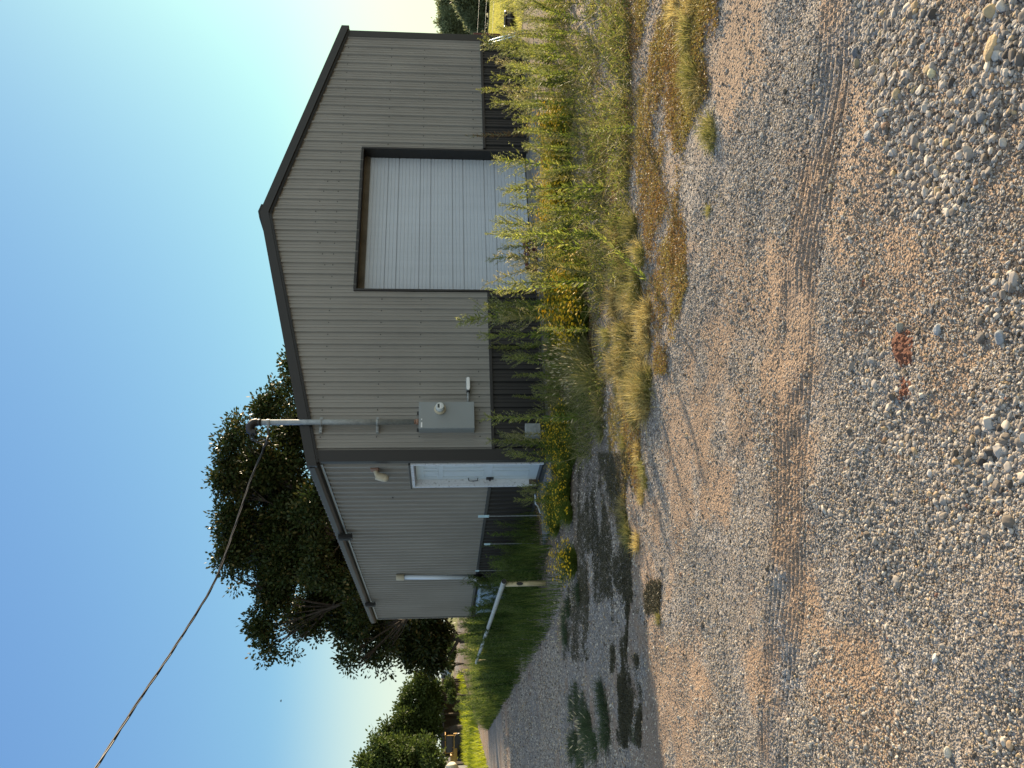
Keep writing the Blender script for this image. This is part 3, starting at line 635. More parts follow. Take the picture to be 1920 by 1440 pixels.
p0 = onside(757, 1083, -.10); p1 = onside(889, 1083, -.10); zt_, zb_ = p0[2], p1[2]; yb = (p0[1] + p1[1]) / 2
pv = thing('vent_pipe', 'white plastic pipe with a tan cap standing up the side wall', 'pipe', (-.09, yb, zb_))
bm = bm_new(); cyl(bm, (-.09, p1[1], zb_), (-.09, p0[1], zt_), .052, .052, 16); wpart('pipe_shaft', bm, 'pvc', pv, pv)
bm = bm_new(); cyl(bm, (-.09, p0[1], zt_ - .01), (-.09, p0[1], zt_ + .17), .075, .072, 16); wpart('tan_cap', bm, 'cream', pv, pv, .006)
bm = bm_new(); tube(bm, [(-.09, p1[1], zb_ + .02), (-.09, p1[1], zb_ - .07), (-.05, p1[1] + .02, zb_ - .13), (-.02, p1[1] + .04, zb_ - .15)], .06, 12); wpart('black_elbow', bm, 'black', pv, pv)
bm = bm_new(); tube(bm, [(-.13, p1[1] - .05, zb_ - .02), (-.22, p1[1] - .03, zb_ - .09), (-.26, p1[1] + .0, zb_ - .17)], [.05, .055, .04], 10); wpart('torn_sleeve', bm, 'label', pv, pv)

def stake(x0, y0, xb, label, tagw, tagh, a=-.55, lean=0.0):
    top = onside(x0, y0, a); zb2 = float(gz(a, top[1], False))
    t = thing('garden_stake', label, 'stake', (a, top[1], zb2), 0, None)
    bm = bm_new(); n = 26; pts = [(a + lean * (1 - i / n), top[1], zb2 - .05 + (top[2] - zb2 + .05) * i / n) for i in range(n + 1)]
    tube(bm, pts, [.005 + .002 * (i % 2) for i in range(n + 1)], 8); wpart('rod', bm, 'galv', t, t)
    bm = bm_new(); box(bm, (a, top[1], top[2] + tagh * .3), (.012, tagw, tagh)); box(bm, (a - .012, top[1], top[2] + tagh * .3), (.014, tagw * .25, tagh * .9)); wpart('tag_plate', bm, 'frameblue', t, t, .002)
stake(913, 968, 1005, 'thin metal stake with blue-grey plate against the dark band, nearest to the white door', .10, .18)
stake(917, 1020, 1000, 'faint stake with small plate half hidden in weeds, middle one along the side wall', .07, .11)
stake(897, 1070, 960, 'thin stake with bare rod beside the foot of the white plastic pipe', .05, .08)

tp = onside(899, 1112, -.36); tb = onside(925, 1150, -.36)
t = thing('storage_bin', 'pale blue plastic bin standing in the weeds at the far end of the side wall', 'bin', (-.45, (tp[1] + tb[1]) / 2, -.08))
yc = (tp[1] + tb[1]) / 2; ln = tb[1] - tp[1]; ht = tp[2]
bm = bm_new(); prism(bm, [(-.33, -.08), (-.10, -.08), (-.08, ht - .06), (-.35, ht - .06)], 'y', yc - ln / 2 + .04, yc + ln / 2 - .04); wpart('tub', bm, 'tote', t, t, .02)
for k in range(5):
    bm = bm_new(); box(bm, (-.355, yc - ln * .4 + k * ln * .2, ht * .45), (.03, .05, ht * .8)); wpart('stiffening_rib', bm, 'tote', t, t, .01)
bm = bm_new(); box(bm, (-.22, yc, ht - .03), (.31, ln, .06)); wpart('lid', bm, 'tote', t, t, .015)

pa = at(945, 1090, .60); pb = at(893, 1243, .60); ps = at(1027, 1095)
gt = thing('pipe_barrier', 'long low barrier of cream painted pipe running back through the weeds', 'pipe barrier', (pa[0], pa[1], -.1))
v = unit((pb - pa)[None])[0]
bm = bm_new(); cyl(bm, pa, pb, .040, .040, 18, 0, False)
cyl(bm, pb - v * .02, pb, .040, .040, 18); rail = wpart('rail', bm, 'pipew', gt, gt)
bm = bm_new(); cyl(bm, pa + v * .004, pa + v * .3, .033, .033, 18, 0, True); wpart('dark_bore', bm, 'black', rail, gt)
for k, (pp, mt) in enumerate(((pa + v * .22, 'pipey'), (pb - v * .45, 'pipey'))):
    bm = bm_new(); cyl(bm, (pp[0], pp[1], -.25), (pp[0], pp[1], .56), .045, .045, 20); po = wpart('post', bm, mt, gt, gt)
    if k == 0:
        dirc = unit((CAM - pp)[None] * np.array([1, 1, 0]))[0]
        bm = bm_new(); r = cyl(bm, Vector(pp * np.array([1, 1, 0])) + Vector((0, 0, .33)) + Vector(dirc) * .02, Vector(pp * np.array([1, 1, 0])) + Vector((0, 0, .33)) + Vector(dirc) * .0485, .028, .028, 16)
        bmesh.ops.scale(bm, vec=(1, 1, 2.0), space=Matrix.Translation((-pp[0], -pp[1], -.33)), verts=r); wpart('post_hole', bm, 'black', po, gt)

sb = thing('utility_box', 'small pale grey box low on the wall near the corner behind tall weeds', 'utility box', (.43, -.06, .05))
bm = bm_new(); box(bm, (.43, -.09, .175), (.22, .11, .24)); so_ = wpart('casing', bm, 'galv', sb, sb, .008)
bm = bm_new(); box(bm, (.43, -.149, .175), (.205, .008, .10)); wpart('lid', bm, 'galv', so_, sb, .003)
bm = bm_new(); cyl(bm, (.43, -.09, -.12), (.43, -.09, .055), .02, .02, 10); wpart('riser', bm, 'galv', sb, sb)

hs = thing('garden_hose_pipe', 'thin pale bent pipe lying by the dark band left of the white door', 'pipe', tuple(onside(1010, 935, -.35)))
bm = bm_new(); tube(bm, [tuple(onside(1003, 927, -.30)), tuple(onside(1004, 945, -.32)), tuple(onside(1009, 950, -.38)), tuple(onside(1013, 962, -.42))], .012, 8); wpart('hose', bm, 'pvc', hs, hs)

sc_ = thing('metal_scrap', 'rusty red-brown coil of scrap lying at the foot of the roll-up door', 'scrap', (3.75, -.12, -.06))
for k in range(7):
    bm = bm_new(); r = .10 + .03 * random.random(); c = Vector((3.45 + .11 * k + random.uniform(-.04, .04), -.15 + random.uniform(-.1, .1), .02)); an = random.uniform(0, 3)
    tube(bm, [c + Vector((math.cos(t) * r * 1.5 * math.cos(an), math.cos(t) * r * 1.5 * math.sin(an), math.sin(t) * r * .9 + .02)) for t in np.linspace(0, 2 * PI, 18)], .024, 8); wpart('loop', bm, 'rust', sc_, sc_)

ft = at(960, 70); f0 = atd(917, 79, 15.9)
fl = thing('narrow_frame', 'narrow pale blue metal frame leaning in the weeds by the right corner', 'metal frame', tuple(f0 * np.array([1, 1, 0]) + np.array([0, 0, -.1])))
d_ = atd(975, 62, 15.7) - f0; sdv = RT * .065 + _fw * .02
for s in (-1, 1):
    bm = bm_new(); cyl(bm, f0 + sdv * s * .5, f0 + d_ * 1.15 + sdv * s * .5, .013, .013, 8); wpart('side_rail', bm, 'frameblue', fl, fl)
bm = bm_new(); cyl(bm, f0 - sdv * .5, f0 + sdv * .5, .013, .013, 8); wpart('top_bar', bm, 'frameblue', fl, fl)

# ------------------------------------------------------------------ fence, hay ring and tree line to the right
fp = at(950, 63, -.5); 
for k, (x_, y_, top, lab) in enumerate(((18.5, 1.0, 1.15, 'rusty steel fence post standing in the field beside the building corner'), (25.5, 4.6, 1.15, 'second rusty fence post out in the field'), (11.6, -2.6, 1.15, ''))):
    if k == 0:
        q = atd(888, 63, 24.0); x_, y_ = q[0], q[1]
    elif k == 1: q = atd(900, -60, 26.0); x_, y_ = q[0], q[1]
    else: continue
    zb2 = float(gz(x_, y_, False)); q2 = thing('fence_post', lab, 'fence post', (x_, y_, zb2))
    bm = bm_new(); box(bm, (x_, y_, zb2 + .30), (.035, .035, 1.05)); box(bm, (x_ - .02, y_ - .025, zb2 + .30), (.015, .03, 1.0)); wpart('post_bar', bm, 'rust', q2, q2, .004)
A_ = atd(895, 63, 24.0); B_ = atd(902, -60, 26.0); C_ = atd(893, 110, 23.3)
fw_ = thing('wire_fence', 'thin strands of fence wire strung across the field by the rusty post', 'fence', (A_[0], A_[1], -.5))
for k in range(4):
    bm = bm_new(); off = np.array([0, 0, -.22 * k]); tube(bm, [C_ + off, A_ + off, B_ + off], .004, 5); wpart('wire', bm, 'galv', fw_, fw_)
hc = atd(962, 36, 19.0); zb2 = float(gz(hc[0], hc[1], False))
hr = thing('ribbed_tub', 'black ribbed tub half hidden by weeds out in the bright field', 'tub', (hc[0], hc[1], zb2))
R_ = .16; htop = atd(947, 36, 19)[2] - zb2
bm = bm_new(); cyl(bm, (hc[0], hc[1], zb2), (hc[0], hc[1], zb2 + htop * .98), R_ * .82, R_, 28); wpart('tub_wall', bm, 'black', hr, hr)
bm = bm_new(); tube(bm, [(hc[0] + (R_ + .01) * math.cos(t), hc[1] + (R_ + .01) * math.sin(t), zb2 + htop) for t in np.linspace(0, 2 * PI, 33)], .018, 8); wpart('rim', bm, 'black', hr, hr)
for k in range(16):
    t_ = k * 2 * PI / 16; bm = bm_new(); cyl(bm, (hc[0] + R_ * .84 * math.cos(t_), hc[1] + R_ * .84 * math.sin(t_), zb2), (hc[0] + R_ * 1.02 * math.cos(t_), hc[1] + R_ * 1.02 * math.sin(t_), zb2 + htop), .010, .010, 6); wpart('rib', bm, 'galv' if k % 5 == 0 else 'black', hr, hr)

#@@VEG
# ------------------------------------------------------------------ loose gravel: stuff, instanced pebbles
def gravel():
    n = 640000
    ang = rng.uniform(-.53, .53, n); lr = np.exp(rng.uniform(math.log(1.75), math.log(25.0), n))
    x = CAM[0] + lr * np.cos(fwd - ang); y = CAM[1] + lr * np.sin(fwd - ang)
    sd, fd, so = zones(x, y); big = fbm(x, y, .9, 55, 3)
    cl = sstep(.44, .60, big * .6 + fbm(x, y, .25, 91, 2) * .4)
    near = sstep(6.0, 3.2, lr)
    keep = rng.random(n) < np.clip((.32 + .60 * cl) * (1 - .62 * sd) * (1 - .80 * so) * np.where(np.abs(track(x, y)) < .14, .18, 1), 0, 1)
    keep &= ~((x > -.02) & (y > -.05)) & ~((x > 3.0) & (x < 6.7) & (y > -1.35))
    for (mx0, my0, mr) in ((1686, 656, .075), (1692, 722, .06), (1622, 528, .022)):
        m0 = at(mx0, my0); keep &= (np.hypot(x - m0[0], y - m0[1]) > mr * rng.uniform(.2, 1.0, n))
    x, y, lr, cl, near, sd, ang_ = x[keep], y[keep], lr[keep], cl[keep], near[keep], sd[keep], -ang[keep]; n = len(x)
    base = .0012 + .00050 * lr
    bigz = np.zeros(n)
    for zx, zy, zr, zw in ((1700, 120, .42, 1.0), (1760, 320, .30, 1.0), (1690, 260, .30, .9), (1890, 60, .22, 1.2), (1860, 190, .18, 1.0), (1590, 100, .3, .4), (1640, 690, .18, .5), (1690, 770, .22, .7), (1880, 820, .2, .8), (1900, 560, .14, .9), (1640, 1080, .25, .5), (1880, 1400, .2, .6), (1700, 1250, .3, .25), (1800, 950, .25, .5)):
        z0_ = at(zx, zy); bigz = np.maximum(bigz, zw * sstep(1.2, .5, np.hypot(x - z0_[0], y - z0_[1]) / zr + (fbm(x, y, .15, 88, 3) - .5)))
    s = base * np.exp(rng.normal(0, .36, n)) * (1 + .25 * cl * near) * (1 + .9 * bigz * (rng.random(n) < .45))
    bigm = rng.random(n) < (.006 + .05 * bigz); s = np.where(bigm, s * rng.uniform(1.5, 2.3, n), s); s = np.clip(s, .0015, .019)
    z = gz(x, y) + s * .15
    me = bpy.data.meshes.new('gravel'); me.vertices.add(n); me.vertices.foreach_set('co', np.stack([x, y, z], -1).reshape(-1).astype(np.float32))
    sc = np.stack([s * rng.uniform(.8, 1.35, n), s * rng.uniform(.7, 1.1, n), s * rng.uniform(.5, .85, n)], -1)
    ro = np.stack([rng.normal(0, .35, n), rng.normal(0, .35, n), rng.uniform(0, 6.28, n)], -1)
    a = me.attributes.new('sc', 'FLOAT_VECTOR', 'POINT'); a.data.foreach_set('vector', sc.reshape(-1).astype(np.float32))
    a = me.attributes.new('ro', 'FLOAT_VECTOR', 'POINT'); a.data.foreach_set('vector', ro.reshape(-1).astype(np.float32))
    a = me.attributes.new('tint', 'FLOAT', 'POINT'); a.data.foreach_set('value', rng.random(n).astype(np.float32))
    a = me.attributes.new('pick', 'INT', 'POINT'); a.data.foreach_set('value', rng.integers(0, 4, n).astype(np.int32))
    o = link('gravel', me, None, ()); tag(o, 'loose grey limestone gravel spread over the yard', 'gravel', kind='stuff')
    m, t, ns, L, b = nodes('pebble')
    a = N(t, 'ShaderNodeAttribute', attribute_name='tint'); a.attribute_type = 'INSTANCER'
    r = ramp(t, [(0, (0.065, 0.053, 0.042)), (0.14, (0.155, 0.128, 0.100)), (0.42, (0.285, 0.245, 0.20)), (0.70, (0.40, 0.35, 0.29)), (0.88, (0.54, 0.475, 0.385)), (0.93, (0.34, 0.245, 0.16)), (0.975, (0.46, 0.34, 0.18)), (1.0, (0.20, 0.10, 0.07))]); L.new(a.outputs['Fac'], r.inputs[0])
    tc = N(t, 'ShaderNodeTexCoord'); no = N(t, 'ShaderNodeTexNoise', Scale=1.6, Detail=5.0); L.new(tc.outputs['Object'], no.inputs['Vector'])
    hs = N(t, 'ShaderNodeHueSaturation'); mr = N(t, 'ShaderNodeMapRange'); mr.inputs['To Min'].default_value = .8; mr.inputs['To Max'].default_value = 1.2; L.new(no.outputs['Fac'], mr.inputs['Value']); L.new(mr.outputs[0], hs.inputs['Value']); L.new(r.outputs[0], hs.inputs['Color'])
    L.new(hs.outputs[0], b.inputs['Base Color']); b.inputs['Roughness'].default_value = .85; b.inputs['Specular IOR Level'].default_value = .25
    M['pebble'] = m; me.materials.append(m)
    g = bpy.data.node_groups.new('pebbles', 'GeometryNodeTree'); g.interface.new_socket('Geometry', in_out='INPUT', socket_type='NodeSocketGeometry'); g.interface.new_socket('Geometry', in_out='OUTPUT', socket_type='NodeSocketGeometry')
    gi = g.nodes.new('NodeGroupInput'); go = g.nodes.new('NodeGroupOutput'); iop = g.nodes.new('GeometryNodeInstanceOnPoints'); g2i = g.nodes.new('GeometryNodeGeometryToInstance')
    for k in range(4):
        ico = g.nodes.new('GeometryNodeMeshIcoSphere'); ico.inputs['Radius'].default_value = 1.0; ico.inputs['Subdivisions'].default_value = 3
        pos = g.nodes.new('GeometryNodeInputPosition'); vm = g.nodes.new('ShaderNodeVectorMath'); vm.operation = 'ADD'; vm.inputs[1].default_value = (k * 5.3, k * 2.1, k * 9.7)
        no = g.nodes.new('ShaderNodeTexNoise'); no.inputs['Scale'].default_value = .85; no.inputs['Detail'].default_value = 2.0
        sb_ = g.nodes.new('ShaderNodeVectorMath'); sb_.operation = 'SUBTRACT'; sb_.inputs[1].default_value = (.5, .5, .5); sc2 = g.nodes.new('ShaderNodeVectorMath'); sc2.operation = 'SCALE'; sc2.inputs['Scale'].default_value = 1.15
        sp = g.nodes.new('GeometryNodeSetPosition'); ss = g.nodes.new('GeometryNodeSetShadeSmooth'); sm_ = g.nodes.new('GeometryNodeSetMaterial'); sm_.inputs['Material'].default_value = m
        ss.inputs['Shade Smooth'].default_value = True
        g.links.new(pos.outputs[0], vm.inputs[0]); g.links.new(vm.outputs[0], no.inputs['Vector']); g.links.new(no.outputs['Color'], sb_.inputs[0]); g.links.new(sb_.outputs[0], sc2.inputs[0])
        g.links.new(ico.outputs['Mesh'], sp.inputs['Geometry']); g.links.new(sc2.outputs[0], sp.inputs['Offset']); g.links.new(sp.outputs[0], ss.inputs[0]); g.links.new(ss.outputs[0], sm_.inputs[0]); g.links.new(sm_.outputs[0], g2i.inputs[0])
    def na(nm, dt):
        q = g.nodes.new('GeometryNodeInputNamedAttribute'); q.data_type = dt; q.inputs['Name'].default_value = nm; return q
    g.links.new(gi.outputs[0], iop.inputs['Points']); g.links.new(g2i.outputs[0], iop.inputs['Instance']); iop.inputs['Pick Instance'].default_value = True
    g.links.new(na('pick', 'INT').outputs[0], iop.inputs['Instance Index']); g.links.new(na('sc', 'FLOAT_VECTOR').outputs[0], iop.inputs['Scale'])
    e = g.nodes.new('FunctionNodeEulerToRotation'); g.links.new(na('ro', 'FLOAT_VECTOR').outputs[0], e.inputs[0]); g.links.new(e.outputs[0], iop.inputs['Rotation'])
    g.links.new(iop.outputs[0], go.inputs[0]); md = o.modifiers.new('pebbles', 'NODES'); md.node_group = g
gravel()

# larger single stones
def stone(x, y, rpx, col, lab, sq=(1.0, .8, .6), pts=0):
    p = at(x, y); p[2] = float(gz(p[0], p[1])); D = float((p - CAM) @ FW); r = rpx / FPX * D
    bm = bm_new(); bmesh.ops.create_icosphere(bm, subdivisions=4, radius=1.0)
    sd = random.random() * 50; cuts = [(Vector(randdir(1)[0]), random.uniform(.62, .85)) for _ in range(9)]
    for v in bm.verts:
        c = v.co.copy()
        for nn, dd in cuts:
            e = c.dot(nn) - dd
            if e > 0: c -= nn * e * .85
        nz = float(fbm(np.array([c.x + sd]), np.array([c.y * 1.0 + c.z * 1.7 + sd]), .5, 7, 3)[0]) - .5
        v.co = Vector((c.x * sq[0], c.y * sq[1], c.z * sq[2])) * (1 + .12 * nz) * r
    o = fin('rock', bm, plain('rock_' + str(len(bpy.data.materials)), col, .85, var=.22, scale=1 / max(r, .005) * .8, bump=.5, bscale=3 / max(r, .005), spec=.25), None, 0, True)
    o.location = (p[0], p[1], p[2] + r * sq[2] * .35); o.rotation_euler = (random.uniform(-.2, .2), random.uniform(-.2, .2), YAW * -1 + random.uniform(-.4, .4)); tag(o, lab, 'rock', 'larger stones lying in the gravel'); return o
stone(1868, 88, 27, (.52, .37, .20), 'smooth tan wedge-shaped stone, the biggest and warmest coloured', (1.1, .55, .45))
stone(1846, 218, 14, (.20, .20, .195), 'dark grey angular stone casting a shadow, between tan wedge stone and ant mound')
stone(1602, 97, 11, (.15, .15, .15), 'dark grey stone near the picture edge above the tyre tread marks')
stone(1604, 119, 9, (.27, .22, .14), 'small brownish oval stone beside a dark grey one')
stone(1753, 137, 12, (.58, .50, .30), 'pale yellow stone with flat face among grey pebbles')
stone(1878, 632, 15, (.30, .30, .29), 'rounded grey stone at the bottom of the rut')
stone(1843, 633, 13, (.16, .14, .12), 'dark brown stone next to the rounded grey stone')
stone(1762, 618, 12, (.34, .35, .35), 'grey stone with long shadow on bare sand')
stone(1685, 614, 12, (.24, .23, .19), 'olive grey stone at the top of the red ant mound')
stone(1749, 583, 8, (.14, .14, .14), 'small dark pointed stone on bare sand')
stone(1740, 888, 9, (.52, .48, .42), 'pale stone in sunlight below the ant mound pebbles')
stone(1635, 255, 11, (.27, .28, .28), 'grey stone lying in the tread marks, small and bluish')
stone(1773, 1410, 12, (.50, .45, .36), 'pale buff stone in the left corner of the gravel')
stone(1745, 888 + 345, 10, (.52, .50, .46), 'whitish stone alone in the fine gravel left of the tyre marks')
# rust red ant mound
def mound(x, y, rx, ry, h, lab, seed):
    p = at(x, y); z0 = float(gz(p[0], p[1])); D = float((p - CAM) @ FW)
    bm = bm_new(); n = 46; vs = {}
    for i in range(n + 1):
        for j in range(n + 1):
            u, v = i / n * 2 - 1, j / n * 2 - 1; wx = p[0] + (u * rx * RT[0] + v * ry * _fw[0]); wy = p[1] + (u * rx * RT[1] + v * ry * _fw[1])
            rr_ = math.hypot(u, v) + (float(fbm(np.array([wx]), np.array([wy]), .08, seed, 3)[0]) - .5) * 1.7
            hh = max(0, 1 - rr_ * 1.05); zz_ = float(gz(wx, wy)) + (h * hh ** .8 - .004 if hh > 0 else -.02) + (float(fbm(np.array([wx]), np.array([wy]), .012, seed + 5, 2)[0]) - .5) * .012 * (hh > 0)
            vs[i, j] = bm.verts.new((wx - p[0], wy - p[1], zz_ - z0))
    for i in range(n):
        for j in range(n): bm.faces.new((vs[i, j], vs[i + 1, j], vs[i + 1, j + 1], vs[i, j + 1]))
    o = fin('ant_mound', bm, M['redsoil'], None, 0, False); o.location = (p[0], p[1], z0); tag(o, lab, 'ant mound', 'red ant mounds')
M['redsoil'] = plain('red_crumb_soil', (0.17, 0.062, 0.030), 0.95, var=.5, scale=90, bump=.8, bscale=200)
mound(1686, 656, .080, .085, .014, 'larger rust red ant mound of crumbly soil in the open gravel', 3)
mound(1692, 722, .070, .06, .007, 'smaller flat trail of rust red soil spilling left from the ant mound', 8)
mound(1622, 528, .022, .025, .006, 'tiny spot of rust red soil by itself in the sand', 13)

# ------------------------------------------------------------------ weeds
def parts(root, lst):
    out = []
    for nm, q, mats in lst:
        o = link(nm, q.mesh(nm), root, mats); out.append(o)
    return (root, out)
def make_weed(H, leafmat, budmat, bushy=1.0, lean=0.0, dens=1.0, name='tall_weed', cat='weed'):
    root = thing(name, 'tall weed', cat); az = random.uniform(0, 6.28)
    n = 14; t = np.linspace(0, 1, n); bend = random.uniform(.02, .10) + lean
    ax = np.stack([np.cos(az) * bend * t ** 2 * H, np.sin(az) * bend * t ** 2 * H, t * H * (1 - .2 * bend)], -1)
    axis = lambda u: np.stack([np.interp(u, t, ax[:, k]) for k in range(3)], -1)
    st, lf, bd = Q(), Q(), Q()
    st.add(tubeq(ax, .0052 * (1 - .7 * t) * (.7 + .4 * H), 5))
    nl = int(180 * H * dens); u = rng.uniform(.08, .92, nl); ph = np.arange(nl) * 2.4
    P = axis(u); el = rng.uniform(.45, 1.05, nl); D = np.stack([np.cos(ph) * np.cos(el), np.sin(ph) * np.cos(el), np.sin(el)], -1)
    L_ = rng.uniform(.05, .095, nl) * (1.15 - .6 * u); lf.add(leafq(P, D, L_, L_ * .15 + .003), r=np.clip(rng.normal(.35 + .4 * u, .2), 0, 1))
    nb = int(26 * bushy); u0 = rng.uniform(.50, .99, nb); ph = rng.uniform(0, 6.28, nb); BL = (.06 + .30 * bushy * (1 - u0)) * rng.uniform(.7, 1.2, nb) * (.6 + .4 * H)
    for k in range(nb):
        el0 = random.uniform(.65, 1.15); d = np.array([math.cos(ph[k]) * math.cos(el0), math.sin(ph[k]) * math.cos(el0), math.sin(el0)])
        b = axis(np.array([u0[k]]))[0]; s = np.linspace(0, 1, 5)[:, None]; pts = b + d * BL[k] * s + np.array([0, 0, .25]) * BL[k] * s ** 2
        st.add(tubeq(pts, .0016, 3))
        m = int(9 + BL[k] * 55); s = rng.uniform(.1, 1, m)[:, None]; pp = b + d * BL[k] * s + np.array([0, 0, .25]) * BL[k] * s ** 2
        dd = unit(d + randdir(m) * .8); lf.add(leafq(pp, dd, rng.uniform(.015, .035, m), .004), r=np.clip(rng.normal(.7, .2, m), 0, 1))
        m = int(7 + BL[k] * 60); s = rng.uniform(.35, 1.05, m)[:, None]; pp = b + d * BL[k] * s + np.array([0, 0, .25]) * BL[k] * s ** 2 + randdir(m) * .010
        bd.add(leafq(pp, unit(d + randdir(m) * .6), rng.uniform(.008, .014, m), .006))
    return parts(root, [('stem', st, (M['stem'],)), ('leaves', lf, (leafmat,)), ('blossoms', bd, (budmat,))])
def make_mound(R, H, nf, flowers=True, leafmat='mound'):
    root = thing('yellow_flower_clump', 'clump', 'flowering plant'); lf, fl = Q(), Q()
    n = 750; a = rng.uniform(0, 6.28, n); ti = rng.uniform(0, 1.15, n); D = np.stack([np.cos(a) * np.sin(ti), np.sin(a) * np.sin(ti), np.cos(ti)], -1)
    P = np.stack([np.cos(a) * rng.uniform(0, R * .35, n), np.sin(a) * rng.uniform(0, R * .35, n), np.zeros(n)], -1)
    Lb = H * rng.uniform(.5, 1.0, n) * (1 + (R / H - 1) * np.sin(ti)); lf.add(bladeq(P, D, Lb, .004, .08, 3), r=np.repeat(rng.random(n), 1).tolist() * 3)
    m = 2400; s = rng.uniform(.3, 1, m); idx = rng.integers(0, n, m); pp = P[idx] + D[idx] * (Lb[idx] * s)[:, None]; lf.add(leafq(pp, unit(D[idx] + randdir(m)), rng.uniform(.02, .045, m), .0035))
    if flowers:
        idx = rng.integers(0, n, nf); c = P[idx] + D[idx] * (Lb[idx] * rng.uniform(.9, 1.1, nf))[:, None] + np.array([0, 0, .02]); up = unit(D[idx] * .6 + np.array([0, 0, .6]) + randdir(nf) * .4)
        u = unit(np.cross(up, randdir(nf))); v = np.cross(up, u)
        for k in range(3):
            an = k * PI / 3; dd = u * math.cos(an) + v * math.sin(an); ww = np.cross(up, dd); r = rng.uniform(.013, .021, nf)[:, None]
            fl.add(np.stack([c - dd * r + up * .002, c + ww * r * .45, c + dd * r + up * .002, c - ww * r * .45], 1))
    ls = [('foliage', lf, (M[leafmat],))]
    if flowers: ls.append(('blossoms', fl, (M['petal'],)))
    return parts(root, ls)
def make_grass(R, H, n, mat, droop=.5, width=.005, seeds=None, name='grass_clump', cat='grass clump', spread=1.1):
    root = thing(name, 'grass', cat); q, s = Q(), Q()
    a = rng.uniform(0, 6.28, n); ti = np.abs(rng.normal(0, spread * .5, n)).clip(0, 1.35); D = np.stack([np.cos(a) * np.sin(ti), np.sin(a) * np.sin(ti), np.cos(ti)], -1)
    rad = R * np.sqrt(rng.random(n)) * .6; aa_ = a + rng.normal(0, .8, n); P = np.stack([np.cos(aa_) * rad, np.sin(aa_) * rad, np.zeros(n) - .01], -1)
    L_ = H * rng.uniform(.45, 1.15, n); dr_ = droop * rng.uniform(.3, 1.2, n)
    q.add(bladeq(P, D, L_, width, dr_, 4), r=np.tile(rng.random(n), 4))
    ls = [('blades', q, (M[mat],))]
    if seeds:
        k = seeds; idx = rng.integers(0, n, k); tip = P[idx] + D[idx] * L_[idx][:, None] * 1.12 + np.array([0, 0, -1.0]) * (dr_[idx] * L_[idx])[:, None] * .55
        q.add(bladeq(P[idx], unit(tip - P[idx]), np.linalg.norm(tip - P[idx], axis=1), .0025, 0, 2))
        dd = unit(unit(tip - P[idx]) + randdir(k) * .25)
        for f in range(4): s.add(leafq(tip, dd, rng.uniform(.035, .06, k), .011, .5))
        ls = [('blades', q, (M[mat],)), ('seed_head', s, (M['seed'],))]
    return parts(root, ls)

used = set()
def put(tree, p, sc, rz, label, group):
    """first use moves the prototype itself, later uses copy it"""
    if id(tree) not in used:
        used.add(id(tree)); r = tree[0]; r.location = p; r.rotation_euler = (0, 0, rz); r.scale = sc; r['label'] = label; r['group'] = group; return r
    return copy_tree(tree, p, rz, sc, label, group)
def gp(x, y):
    p = at(x, y); return Vector((p[0], p[1], float(gz(p[0], p[1])) - .005)), float((p - CAM) @ FW)

weeds = [make_weed(1.0, M['weedleaf'], M['weedbud'], b, dens=d) for b, d in ((.55, 1.1), (.9, 1.2), (1.3, 1.2), (.75, .9), (1.1, 1.3), (.4, 1.2))]
weeds.append(make_weed(1.0, M['drygreen'], M['seed'], .8, dens=.9)); weeds.append(make_weed(1.0, M['drygreen'], M['seed'], .35, lean=.15, dens=.8)); weeds.append(make_weed(1.0, M['weedleaf'], M['weedbud'], 1.2, lean=.2, dens=1.0))
weedred = make_weed(1.0, M['weedred'], M['weedbud'], .25, dens=1.1)
# (y, x of the tip, x of the foot, prototype, look) for the plants one can tell apart
single = [
 (252, 872, 1010, 'r', 'thin russet weed against the dark band right of the roll-up door'),
 (240, 1082, 1200, 3, 'small single weed standing alone in the gravel, closest to the camera on the right'),
 (352, 925, 1150, 0, 'slim bright green weed in front of the roll-up door, right of the pair'),
 (368, 948, 1130, 5, 'slim bright green weed in front of the roll-up door, left of the pair'),
 (440, 935, 1140, 4, 'bushy weed with creamy heads before the roll-up door, widest one there'),
 (580, 852, 1085, 1, 'tallest weed of all, its plume crossing the light wall between door and cabinet'),
 (780, 895, 1105, 0, 'tall sunlit weed standing right under the grey meter cabinet'),
 (601, 900, 1085, 4, 'leafy weed right beside the tallest plume, almost as tall'),
 (651, 913, 1020, 4, 'bushy weed left of the tallest plumes, rising over the dark band'),
 (540, 908, 1095, 3, 'upright weed along the left jamb of the roll-up door'),
 (668, 940, 1060, 2, 'weed with wide sprays left of the tallest plume, against the dark band'),
 (868, 945, 1080, 3, 'pale thin weed at the dark corner beside the white door'),
 (118, 893, 1045, 2, 'big bushy grey-green weed near the right corner, the broadest of all'),
 (165, 893, 1020, 3, 'thin grey-green weed next to the broad bushy one near the right corner'),
]
for y, x0, x1, k, lab in single:
    p, D = gp(x1, y); H = (x1 - x0) / FPX * D * .97; t = weedred if k == 'r' else weeds[k]
    put(t, p, (max(H, .8) * (1.35 if k == 2 else 1.3 if y == 580 else 1),) * 2 + (H,), random.uniform(0, 6), lab, 'tall weeds in front of the gable wall')
fg = 'tall weeds in front of the gable wall'
fill = []
for y in range(-40, 215, 8): fill.append((y + random.uniform(-5, 5), random.uniform(918, 975), random.uniform(1025, 1075)))
for y in range(-40, 300, 12): fill.append((y + random.uniform(-6, 6), random.uniform(960, 1000), random.uniform(1060, 1100)))
for y in (312, 330, 398, 412, 426, 436, 455, 466, 478, 492, 515, 530, 562, 590, 604, 620): fill.append((y, random.uniform(902, 950), random.uniform(1060, 1125)))
for y in (410, 445, 465, 495): fill.append((y, random.uniform(975, 1040), random.uniform(1090, 1150)))
